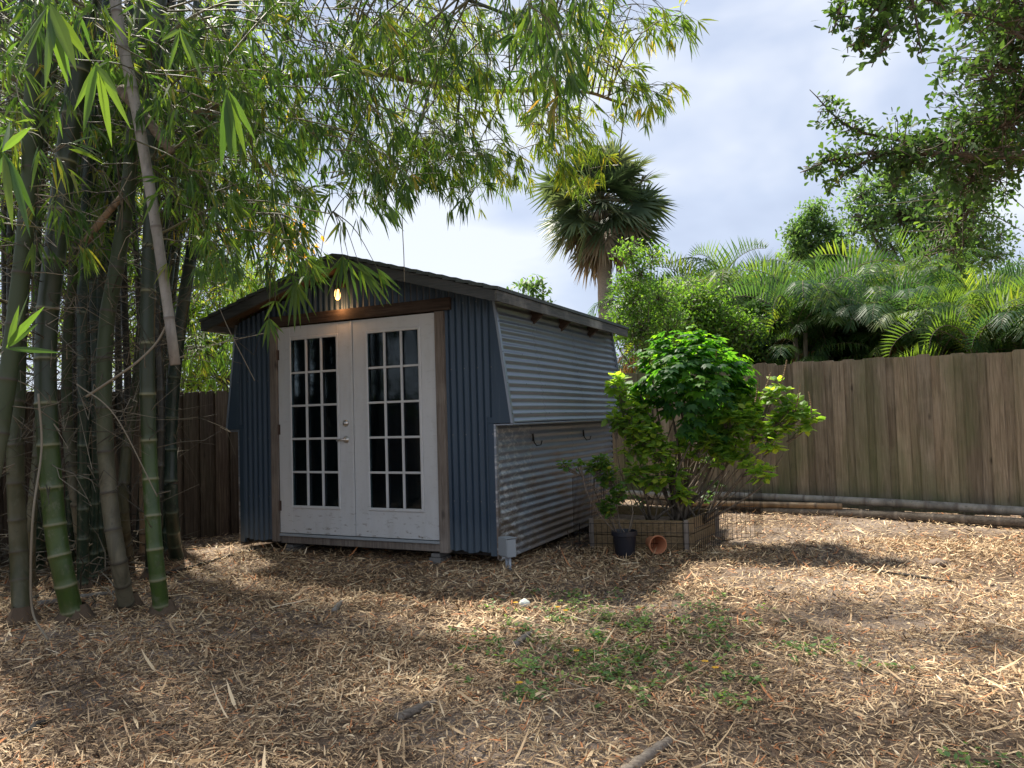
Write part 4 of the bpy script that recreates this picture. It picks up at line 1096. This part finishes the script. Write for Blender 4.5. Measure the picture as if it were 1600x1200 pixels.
# sprig over the shed front
def sprig(px0, py0, D0, fans, lab):
    P0 = pt(px0, py0, D0)
    o = empty('bamboo_sprig', P0, label=lab, cat='bamboo branch'); T = Acc(); global A; A = Acc()
    for (px, py, D, tips) in fans:
        hand_fan(px, py, D, tips, .0145); e = pt(px, py, D)
        tubes(T, spline([P0, (P0 + e) / 2 + Vector((0, 0, .08)), e], 8)[None], np.linspace(.005, .002, 8), 5)
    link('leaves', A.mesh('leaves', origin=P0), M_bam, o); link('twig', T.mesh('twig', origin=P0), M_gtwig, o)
sprig(430, 330, 5.6, [
    (462, 440, 5.5, [(440, 490), (450, 505), (470, 510), (484, 500), (495, 490), (478, 470), (435, 470), (460, 515), (425, 455)]),
    (420, 497, 5.5, [(400, 525), (410, 540), (418, 548), (432, 535), (445, 520), (438, 530)]),
    (455, 430, 5.6, [(480, 455), (485, 440), (470, 470), (440, 450), (430, 440)]),
    (430, 470, 5.5, [(405, 480), (440, 500), (450, 488), (412, 500)])], 'bright green bamboo sprig hanging in front of the left of the shed roof')
sprig(520, 330, 5.7, [
    (535, 400, 5.6, [(500, 440), (510, 460), (522, 470), (545, 450), (565, 440), (548, 470), (530, 460)]),
    (560, 410, 5.6, [(575, 465), (585, 460), (600, 475), (612, 472), (630, 457), (590, 440), (565, 460)]),
    (545, 405, 5.6, [(600, 445), (580, 430), (560, 470), (535, 450), (525, 440), (505, 425)]),
    (500, 405, 5.7, [(470, 420), (480, 440), (500, 445), (515, 430), (490, 425)]),
    (590, 420, 5.6, [(615, 450), (608, 462), (628, 450), (600, 460)])], 'bamboo sprig with long leaves hanging over the shed ridge beside the lamp')

# far dark culms that nothing tells apart
for i in range(34):
    x = random.uniform(-10, 268) if i < 29 else random.uniform(-120, 0); D = random.uniform(5.9, 8.3); base = gp(x, 668 + CAMZ * 1199 / D - x * .0)
    k = random.uniform(-25, 25)
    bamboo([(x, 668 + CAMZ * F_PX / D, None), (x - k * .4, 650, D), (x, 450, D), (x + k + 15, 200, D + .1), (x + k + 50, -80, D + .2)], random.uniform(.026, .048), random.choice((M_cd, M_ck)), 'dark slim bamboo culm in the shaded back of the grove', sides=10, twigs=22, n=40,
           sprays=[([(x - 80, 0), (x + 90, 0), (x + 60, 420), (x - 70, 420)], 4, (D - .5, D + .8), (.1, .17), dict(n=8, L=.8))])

# dead hanging culm
def deadpole(pts, r, r1, m, name, lab, cat):
    P = spline([pt(*p) for p in pts], 40); org = P[0].copy()
    o = link(name, culm_mesh(P - org, r, r1, .25, .3, flare=False).mesh(name, True), m, label=lab, cat=cat); o.location = org; return o
deadpole([(172, -60, 4.9), (186, 40, 4.9), (205, 130, 4.9), (222, 220, 4.9), (240, 330, 4.9), (258, 450, 4.9), (274, 570, 4.9)], .036, .032, M_cw, 'hanging_dead_culm', 'pale grey dead bamboo length hanging broken among the green culms', 'dead bamboo')
deadpole([(190, 140, 5.0), (228, 185, 4.95), (268, 238, 4.9)], .04, .026, M_stick, 'broken_culm_stub', 'frayed grey broken bamboo stub crossing the hanging pale one', 'dead bamboo')
deadpole([(135, 378, 5.4), (158, 345, 5.4), (190, 308, 5.4)], .026, .022, M_cb, 'broken_culm_stub', 'short orange brown bamboo stub sticking up between the green and pale culms', 'dead bamboo')
deadpole([(296, 186, 6.0), (325, 170, 6.0), (345, 160, 6.0)], .035, .03, M_cb, 'broken_culm_stub', 'brown bamboo stub high beside the top of the dark green culm', 'dead bamboo')
def vine(pts, r, lab, m=M_twig, name='dry_vine'):
    P = spline([pt(*p) for p in pts], 40); org = P[0].copy(); a = Acc(); tubes(a, (P - org)[None], r, 6, rnd=.9)
    o = link(name, a.mesh(name, True), m, label=lab, cat='vine'); o.location = org
vine([(262, 505, 4.9), (245, 535, 4.9), (215, 565, 4.85), (180, 590, 4.85), (135, 620, 4.9)], .008, 'pale dry vine sagging from the hanging dead culm toward the left')
vine([(60, 615, 4.4), (65, 700, 4.4), (52, 800, 4.3), (48, 900, 4.3), (52, 960, 4.3), (75, 1000, 4.2)], .006, 'thin pale vine hanging down to the ground in front of the left culms')
vine([(628, 330, 6.0), (629, 360, 6.0), (631, 400, 6.0), (632, 440, 6.0)], .0035, 'thin dangling dead stem above the right slope of the shed roof')
vine([(300, 480, 5.2), (350, 480, 5.2), (380, 500, 5.2)][0:1] + [(325, 450, 5.6), (360, 520, 5.5), (398, 595, 5.5)], .003, 'thin dry stem slanting down in front of the left end of the shed')
vine([(120, 600, 4.7), (180, 650, 4.7), (246, 776, 4.8)], .004, 'straight thin stem slanting across the pale and green culms')

# ---------------------------------------------------------------- trees beyond the fences
def lump_tree(name, base, lumps, n, ls, m, lab, trunk_r=.12, cat='tree', aspect=.5, clus=9, group=None, spread=.12, prof=OVATE):
    base = np.array(base, float); o = empty(name, base, label=lab, cat=cat, group=group)
    A, T = Acc(), Acc()
    tot = sum(r ** 2 for *_, r in lumps)
    top = np.mean([list(pt(px, py, D)) for px, py, D, r in lumps], 0)
    fork = base + (top - base) * .55
    tubes(T, spline([base, (base + fork) / 2 + rng.normal(0, .08, 3), fork], 10)[None], np.linspace(trunk_r, trunk_r * .6, 10), 9)
    B_ = Acc()
    for px, py, D, r in lumps:
        c = np.array(pt(px, py, D)); k = max(3, int(n * r * r / tot / clus))
        tubes(T, spline([fork, (fork + c) / 2 + rng.normal(0, .12, 3), c], 9)[None], np.linspace(trunk_r * .34, trunk_r * .1, 9), 6)
        d = rand_dirs(k); C = c + d * (r * rng.random(k) ** .42)[:, None]
        Q = np.stack([np.repeat(c[None], k, 0), (c + C) / 2 + rng.normal(0, .06 * r, C.shape), C], 1); tubes(T, Q, np.array([trunk_r * .1, trunk_r * .07, .004]), 4)
        E = np.repeat(C, clus, 0) + rng.normal(0, spread, (k * clus, 3)) * [1, 1, .7]
        dd = unit(rng.normal(0, 1, E.shape) + [0, 0, -.1]); S = np.cross(dd, rng.normal(0, .5, E.shape) + [0, 0, 1])
        L_ = ls * (.6 + .8 * rng.random(len(E))); rv = np.clip(np.repeat(rng.random(k), clus) * .6 + rng.random(len(E)) * .4, 0, 1)
        leaves(A, E, dd, S, L_, L_ * aspect, prof, .15, rv)
    link('crown', A.mesh('crown', origin=base), m, o); link('trunk', T.mesh('trunk', True, origin=base), M_bark, o)
    return o
lump_tree('broadleaf_tree', (pt(1278, 600, 24).x, 24, 0), [(1272, 328, 24, .3), (1268, 348, 24, .35), (1245, 362, 24, .35), (1290, 360, 24, .38), (1262, 385, 24, .5), (1305, 372, 24, .33), (1312, 398, 24, .4), (1245, 395, 24, .4), (1335, 404, 24, .3), (1285, 405, 24, .6)], 7500, .12, M_tree, 'small rounded green tree standing alone above the palm hedge', spread=.16)
lump_tree('broadleaf_tree', (pt(1440, 600, 21).x, 21, 0), [(1350, 305, 21, .6), (1390, 290, 21, .7), (1420, 265, 21, .55), (1360, 350, 21, .7), (1410, 340, 21, .9), (1460, 310, 21, .9), (1500, 290, 21, .6), (1530, 310, 21, .5), (1470, 360, 21, .9), (1520, 365, 21, .8), (1340, 340, 21, .35), (1560, 370, 21, .35), (1440, 400, 21, .7), (1380, 395, 21, .6), (1500, 400, 21, .7), (1550, 400, 21, .5)], 12000, .12, M_tree, 'broad green tree behind the oak branches above the palm hedge', .16, spread=.2)
lump_tree('slender_tree', (pt(1020, 600, 11.8).x, 11.8, 0), [(985, 395, 11.8, .22), (1020, 400, 11.8, .2), (1000, 430, 11.8, .3), (985, 470, 11.8, .35), (1030, 470, 11.8, .35), (1000, 520, 11.8, .45), (1045, 520, 11.8, .4), (965, 510, 11.8, .3), (975, 445, 11.8, .2)], 6500, .05, M_mid, 'slender light green tree with tiny leaflets just behind the shed corner', .04, spread=.09, aspect=.55)
lump_tree('broadleaf_tree', (pt(1130, 600, 13.5).x, 13.5, 0), [(1070, 480, 13.5, .5), (1110, 500, 13.5, .55), (1150, 520, 13.3, .5), (1075, 530, 13.5, .6), (1125, 545, 13.4, .5), (1100, 465, 13.5, .3), (1175, 520, 13.4, .25)], 9500, .065, M_mid, 'bushy yellow green tree between the slender tree and the palm hedge', .06, spread=.12)
lump_tree('broadleaf_tree', (pt(840, 600, 19).x, 19, 0), [(835, 445, 19, .3), (850, 455, 19, .25), (820, 452, 19, .25), (840, 475, 19, .4)], 420, .13, M_tree, 'sparse treetop peeking over the middle of the shed roof', .04, spread=.1)
# sunlit greenery and yellow blossom behind the grove and the brown fence
lump_tree('broadleaf_tree', (-4.6, 13.0, 0), [(330, 540, 13, .8), (380, 520, 13, .7), (300, 600, 13, .8), (350, 590, 12.5, .7), (290, 490, 13, .9), (400, 470, 13.5, .8), (340, 440, 13.2, .9), (240, 560, 13, .9), (420, 560, 12.8, .5)], 8000, .16, M_back, 'sunny yellow green tree behind the brown fence left of the shed', .09, spread=.2, aspect=.16, prof=LANCE)
lump_tree('flowering_tree', (-5.2, 15, 0), [(392, 300, 15, .35), (410, 320, 15, .3), (440, 350, 15, .5), (350, 330, 15, .4), (460, 390, 15, .5), (395, 345, 15, .35)], 480, .12, M_yel, 'tree with orange yellow leaves glimpsed through the bamboo', .08, spread=.14)
lump_tree('broadleaf_tree', (-7.2, 12.5, 0), [(40, 300, 12.5, 1.1), (140, 280, 12.5, 1.2), (230, 330, 12.5, 1.1), (60, 420, 12.5, 1.1), (160, 430, 12.5, 1.2), (250, 450, 12.5, 1), (30, 150, 12.5, 1.2), (140, 120, 12.5, 1.2), (240, 180, 12.5, 1.1), (330, 230, 12.8, 1), (0, 520, 12.5, 1), (110, 540, 12.5, 1), (210, 540, 12.5, .9), (330, 80, 12.5, 1)], 13000, .18, M_back, 'mass of green foliage behind the shaded back of the bamboo grove', .12, spread=.28, aspect=.14, prof=LANCE)

# areca palms of the hedge
def areca_proto(seed):
    r = np.random.default_rng(seed); A, Dd, T = Acc(), Acc(), Acc()
    nst = 9
    for s in range(nst):
        bx = r.normal(0, .35, 2); h = r.uniform(.5, 2.45); lean = r.normal(0, .22, 2)
        top = np.array([bx[0] + lean[0], bx[1] + lean[1], h])
        tubes(T, spline([[bx[0], bx[1], 0], [bx[0] + lean[0] * .4, bx[1] + lean[1] * .4, h * .5], top], 8)[None], np.linspace(.045, .035, 8), 7)
        nf = 9
        for f in range(nf):
            az = f * 2.4 + r.random() * .6; Lf = r.uniform(1.2, 1.75); e0 = r.uniform(1.0, 1.55); e1 = r.uniform(-1.5, -.2); up_ = r.random() < .34
            dead_ = r.random() < .06
            if dead_: up_ = False; e0 = .1; e1 = -1.55; Lf *= .62
            t = np.linspace(0, 1, 34)[:, None]; ang = e0 + (e1 - e0) * t[:, 0] ** 1.4
            stp = np.stack([math.cos(az) * np.cos(ang), math.sin(az) * np.cos(ang), np.sin(ang)], 1) * Lf / 33
            R = top + np.cumsum(stp, 0)
            tubes(T, R[::3][None], np.linspace(.012, .003, len(R[::3])), 4)
            tang = unit(np.gradient(R, axis=0)); side = unit(np.cross(tang, [0, 0, 1.0])); upv = np.cross(side, tang)
            dead = dead_; tgt = Dd if dead else A
            rv = np.clip(r.random() * .6 + .3 * r.random(34), 0, .97)
            for sg in (-1, 1):
                dirs = (side * sg * .42 + tang * .38 + upv * .85) if up_ else (side * sg * .7 + tang * .55 + upv * .12)
                Ln = .40 * np.sin(np.clip(t[:, 0] * 2.6 + .45, 0, 3.05)) + .06
                leaves(tgt, R[3:], dirs[3:] + r.normal(0, .07, (31, 3)), np.cross(dirs, upv)[3:] * 0 + tang[3:], Ln[3:], .024, ((0, .5), (.4, 1), (1, 0)), .15 if up_ else .6, rv[3:])
    return A, Dd, T
protos = []
arec_lab = 'feathery areca palm in the hedge behind the right fence'
for sd_ in (1, 2, 3, 4):
    A, Dd, T = areca_proto(sd_)
    protos.append((A.mesh('fronds'), Dd.mesh('dead_fronds') if Dd.n else None, T.mesh('stems', True)))
for me, m in ((p[0], M_areca) for p in protos): me.materials.append(m)
for p in protos:
    if p[1]: p[1].materials.append(M_arecad)
    p[2].materials.append(M_bark)
k = 0
for row, (dd_, n_, hs) in enumerate(((0, 14, .95), (1.2, 14, 1.0), (2.4, 14, 1.03))):
    for i in range(n_):
        px = 1100 + i * 49 + (25 if row == 1 else 0) - row * 20 + random.uniform(-12, 12); D = 15.2 - i * .38 + dd_
        x = (px - 800) / F_PX * D; pr = protos[k % 4]; k += 1
        o = empty('areca_palm', (x, D, 0), random.random() * 6.28, label=arec_lab, cat='palm', group='areca palms of the hedge')
        s_ = hs * (1.3 + .205 * D) / 3.75 * random.uniform(.88, 1.08); o.scale = (s_, s_, s_)
        for nm, me in zip(('fronds', 'dead_fronds', 'stems'), pr):
            if me: c = bpy.data.objects.new(nm, me); COL.objects.link(c); c.parent = o

# sabal palm
def sabal():
    D = 18.0; c = np.array(pt(940, 312, D)); base = np.array([pt(944, 600, D).x, D, 0.])
    o = empty('cabbage_palm', base, label='tall fan palm with a round shaggy crown rising behind the shed', cat='palm')
    T = Acc(); P = spline([base, base + (c - base) * .5 + [.05, 0, 0], c - [0, 0, .3]], 40)
    rr = .17 + .02 * rng.random(40); rr[-6:] += .03; tubes(T, P[None], rr[None], 14); link('trunk', T.mesh('trunk', True, origin=base), M_palmtrunk, o)
    for nm, m, nf, e0, e1, Lf in (('crown', M_sabal, 92, -1.0, 1.4, .84), ('dead_fronds', M_sabald, 20, -1.3, -.7, .7)):
        A, S_ = Acc(), Acc()
        for i in range(nf):
            az = i * 2.399; el = e0 + (e1 - e0) * ((i + .5) / nf) ** 1.1 + rng.normal(0, .16)
            d = np.array([math.cos(az) * math.cos(el), math.sin(az) * math.cos(el), math.sin(el)])
            pet = rng.uniform(.6, 1.15); hub = c + d * pet + np.array([0, 0, -.12 * pet])
            tubes(S_, np.array([[c, (c + hub) / 2 + [0, 0, .03], hub]]), np.array([.022, .018, .014]), 4)
            side = unit(np.cross(d, [0, 0, 1.0])[None])[0]; upv = np.cross(side, d)
            nseg = 26; a_ = np.linspace(-1.9, 1.9, nseg)
            twist = rng.normal(0, .55); s2 = side * math.cos(twist) + upv * math.sin(twist); u2 = np.cross(s2, d)
            dirs = np.outer(np.cos(a_), d) + np.outer(np.sin(a_), s2) + np.outer(np.abs(np.sin(a_)) * .25, u2) + rng.normal(0, .05, (nseg, 3))
            Ln = Lf * (.72 + .28 * np.cos(a_ * .8)) * rng.uniform(.85, 1.1)
            leaves(A, np.repeat(hub[None], nseg, 0), dirs, np.cross(dirs, u2), Ln, .075, ((0, .25), (.45, 1), (1, 0)), (.2 if nm == 'crown' else .35) + .15 * rng.random(nseg), np.clip(rng.random() * .7 + .3 * rng.random(nseg), 0, 1))
        link(nm, A.mesh(nm, origin=base), m, o); link('petioles', S_.mesh('petioles', origin=base), M_gtwig, o)
sabal()

# ---------------------------------------------------------------- oak at the top right: trunk stands beyond the right edge
def oak():
    base = np.array([6.6, 5.4, 0.])
    o = empty('oak_tree', base, label='oak whose dark leafy branches hang into the top right corner', cat='tree')
    A, T = Acc(), Acc()
    fork = np.array([6.0, 5.6, 3.4])
    tubes(T, spline([base, [6.4, 5.4, 1.7], fork], 14)[None], np.linspace(.22, .15, 14), 12)
    def limb(pts, r0, r1, n=20):
        P = spline(pts, n); tubes(T, P[None], np.linspace(r0, r1, n), 8); return P
    L1 = limb([fork, pt(1590, 150, 6.2), pt(1530, 215, 6.3), pt(1430, 220, 6.4), pt(1330, 200, 6.4), pt(1265, 140, 6.4)], .04, .003, 30)
    L2 = limb([fork, pt(1600, 240, 6.0), pt(1480, 240, 6.1), pt(1370, 238, 6.2), pt(1300, 250, 6.2), pt(1250, 270, 6.2)], .035, .003, 30)
    L3 = limb([fork, pt(1620, 60, 5.5), pt(1580, -60, 5.0), pt(1480, -80, 4.6), pt(1360, -40, 4.3)], .07, .01, 30)
    L4 = limb([fork, pt(1600, 180, 6.5), pt(1540, 280, 6.8), pt(1500, 340, 7), pt(1490, 400, 7)], .05, .006, 24)
    L5 = limb([fork, [5.0, 4.6, 4.4], [3.8, 4.0, 4.9], [2.6, 3.8, 5.0], [1.4, 3.6, 4.9]], .1, .02, 30)  # overhead limb out of view, extended to cut sky light
    L6 = limb([fork, [5.2, 6.0, 4.6], [4.4, 6.6, 5.3], [3.6, 7.0, 5.6]], .08, .015, 24)
    def clothe(line, t0, t1, n, rad, ls, squash=.7, prof=OBOV, per=6):
        i = (t0 + (t1 - t0) * rng.random(n)) * (len(line) - 1); C0 = line[i.astype(int)]
        f = (1.0 - (i / (len(line) - 1) - t0) / max(1e-3, t1 - t0) * .6)
        C = C0 + rng.normal(0, 1, (n, 3)) * rad * f[:, None] * [1, 1, squash]
        Q = np.stack([C0, (C0 + C) / 2 + rng.normal(0, .03, C.shape), C], 1); tubes(T, Q, np.array([.006, .004, .002]), 4)
        E = np.repeat(C, per, 0) + rng.normal(0, .022, (n * per, 3)); d = unit(np.repeat(unit(C - C0), per, 0) * .6 + rng.normal(0, .75, E.shape)); S = np.cross(d, rng.normal(0, 1, E.shape))
        L_ = ls * (.7 + .6 * rng.random(len(E))); leaves(A, E, d, S, L_, L_ * .42, prof, .1, np.clip(np.repeat(rng.random(n), per) * .7 + .3 * rng.random(len(E)), 0, 1))
    clothe(L1, .18, .55, 170, .3, .072); clothe(L1, .5, .98, 85, .12, .06); clothe(L2, .2, .6, 140, .25, .072); clothe(L2, .55, 1, 75, .08, .06)
    clothe(L4, .1, 1, 270, .36, .07, 1); clothe(L3, .1, .6, 220, .4, .07)
    clothe(L3, .68, 1, 120, .2, .065, .8)
    clothe(L5, .25, 1, 650, .55, .09, .4)
    L7 = limb([L5[18], [1.5, 2.0, 5.2], [-.8, 1.0, 5.0], [-3, .8, 4.6]], .06, .015, 24); L8 = limb([L5[10], [3.6, 1.5, 4.8], [3.0, -1.0, 5.0], [2.4, -3, 4.4]], .06, .015, 24); L9 = limb([L7[8], [.5, -1, 5.0], [-.5, -3, 4.6]], .05, .01, 20)  # unseen limbs added over and behind the camera to block sky light
    for l_ in (L7, L8, L9): clothe(l_, .1, 1, 60, .8, .12, .5); clothe(L6, .15, 1, 160, .5, .08, .5)
    for (x0, y0, x1, y1, D, n, rd) in ((1400, -20, 1330, 80, 4.3, 34, .07), (1420, -20, 1440, 85, 4.3, 22, .06), (1370, -20, 1380, 90, 4.3, 24, .05), (1330, -20, 1300, 55, 4.3, 18, .06), (1440, -10, 1480, 20, 4.4, 12, .05), (1400, 40, 1362, 105, 4.2, 10, .04), (1600, 60, 1500, 20, 5, 40, .12),
                                       (1600, 120, 1470, 110, 6, 60, .1), (1600, 60, 1540, 130, 5.6, 160, .25), (1640, 100, 1560, 210, 5.8, 260, .3), (1620, 0, 1560, 60, 5.5, 160, .25), (1460, 215, 1390, 300, 6.2, 40, .06), (1580, 230, 1500, 300, 6.4, 200, .24), (1380, 240, 1290, 300, 6.2, 30, .045)):
        Ln_ = spline([pt(x0, y0, D), (pt(x0, y0, D) + pt(x1, y1, D)) / 2 + Vector((0, 0, .04)), pt(x1, y1, D)], 12); tubes(T, Ln_[None], np.linspace(.012, .003, 12), 5)
        clothe(Ln_, .15, 1, int(n * (.65 if n > 50 else 1)), rd, .062)
    link('crown', A.mesh('crown', origin=base), M_oak, o); link('trunk', T.mesh('trunk', True, origin=base), M_bark, o)
oak()

# ---------------------------------------------------------------- small things on the ground
def stick(p0, p1, r, lab, m=M_stick, lift=0.012, name='stick', bend=.02, kn=True):
    a_, b_ = gp(*p0), gp(*p1); a_.z += lift; b_.z += lift; n = 14
    P = spline([a_, a_.lerp(b_, .35) + Vector((bend, bend * .5, .004)), a_.lerp(b_, .7) + Vector((-bend * .4, bend * .3, .006)), b_], n); org = P[0].copy()
    rr = r * (1 + .18 * np.sin(np.arange(n) * 2.1)) * np.linspace(1, .7, n)
    a = Acc(); tubes(a, (P - org)[None], rr[None], 8, rnd=random.random()); o = link(name, a.mesh(name, True), m, label=lab, cat='stick'); o.location = org
stick((1335, 888), (1490, 905), .013, 'long dark stick lying on the sunny ground on the right', M_darkwood, .015)
stick((620, 1128), (680, 1106), .022, 'short thick brown stick lying at the bottom left of the weeds', M_stick, .015, bend=.0)
stick((975, 1215), (1045, 1160), .024, 'grey stick at the very bottom edge of the photo', M_stick, .018, bend=.0)
stick((60, 958), (180, 932), .022, 'pale bamboo offcut lying between the culm bases', M_cw, .02, name='bamboo_offcut', bend=0)
stick((804, 1012), (830, 992), .02, 'stubby tan bamboo offcut beside the green weeds', M_cw, .015, name='bamboo_offcut', bend=0)
stick((522, 966), (534, 948), .02, 'small tan bamboo offcut lying in the litter before the doors', M_cw, .015, name='bamboo_offcut', bend=0)
stick((1345, 1052), (1455, 1082), .005, 'thin bent twig near the right of the weeds', M_stick, .01, name='twig')
stick((790, 1040), (960, 1092), .006, 'long thin dark twig running through the weeds', M_stick, .012, name='twig')
stick((260, 905), (400, 872), .018, 'dark stick lying along the mound left of the shed', M_darkwood, .02)
stick((20, 1172), (70, 1145), .014, 'dark stick at the bottom left corner', M_darkwood, .012)
def rock(px, py, r, lab, m, name, cat, sq=.7):
    c = gp(px, py); bm = bmesh.new(); bmesh.ops.create_icosphere(bm, subdivisions=3, radius=r)
    for v in bm.verts:
        n_ = v.co.normalized(); f = 1 + .12 * math.sin(n_.x * 4 + 1) * math.cos(n_.y * 5) + .06 * math.sin(n_.z * 9 + n_.x * 7); v.co = Vector((v.co.x * f * 1.15, v.co.y * f, v.co.z * f * sq))
    me = bpy.data.meshes.new(name); bm.to_mesh(me); bm.free()
    for p in me.polygons: p.use_smooth = True
    o = link(name, me, m, label=lab, cat=cat); o.location = (c.x, c.y, c.z + r * sq * .55)
rock(1466, 882, .058, 'rounded brown stone on the sunny ground near the long stick', M_stone, 'stone', 'stone')
rock(820, 951, .034, 'small pale whitish ball half sunk in the litter beside the weeds', M_pale, 'pale_ball', 'ball', 1.0)
rock(1205, 920, .02, 'tiny grey pebble left of the long stick', M_block, 'pebble', 'pebble')
def flower(px, py, lab):
    c = gp(px, py); o = empty('yellow_flower', c, label=lab, cat='flower', group='yellow flowers among the weeds')
    q = Acc(); tubes(q, np.array([[[0, 0, 0], [.003, 0, .02], [0, 0, .042]]]), np.array([.0015, .0015, .001]), 5); link('stalk', q.mesh('stalk'), M_gtwig, o)
    q = Acc(); n = 9; az = np.arange(n) * 2 * np.pi / n
    leaves(q, np.repeat([[0, 0, .043]], n, 0), np.stack([np.cos(az), np.sin(az), np.full(n, .35)], 1), np.stack([-np.sin(az), np.cos(az), az * 0], 1), .02, .010, OBOV, .1); link('petals', q.mesh('petals'), M_petal, o)
for px, py, lab in ((812, 1083, 'yellow flower nearest the camera left of the weeds'), (901, 1026, 'yellow flower in the middle of the weeds'), (806, 954, 'yellow flower touching the pale ball'), (872, 963, 'larger yellow flower at the upper left of the weeds'), (884, 968, 'yellow flower just right of the larger one'),
                    (1102, 1043, 'yellow flower on the right of the weeds'), (1118, 1052, 'rightmost yellow flower of the weeds')): flower(px, py, lab)
# debris at the foot of the grove
def debris():
    T = Acc(); Q = []
    for _ in range(900):
        x = random.uniform(-5.6, -2.2); y = random.uniform(5.6, 8.6)
        if x > -2.9 - (y - 5) * .25: continue
        z = float(gz(x, y)) + random.random() ** 2 * .4 * min(1, (y - 5.2)); d = rng.normal(0, 1, 3) * [1, 1, .35]; d /= np.linalg.norm(d); Ls = random.uniform(.1, .6)
        p = np.array([x, y, z + .02]); Q.append([p, p + d * Ls * .33 + rng.normal(0, .02, 3), p + d * Ls * .66 + rng.normal(0, .03, 3), p + d * Ls])
    Q = np.array(Q); Q[:, :, 2] = np.maximum(Q[:, :, 2], .01); tubes(T, Q, np.array([.006, .005, .004, .002]), 4)
    link('twig_debris', T.mesh('twig_debris'), M_twig, kind='stuff', label='tangle of dead twigs heaped between the bamboo bases', cat='debris')
debris()
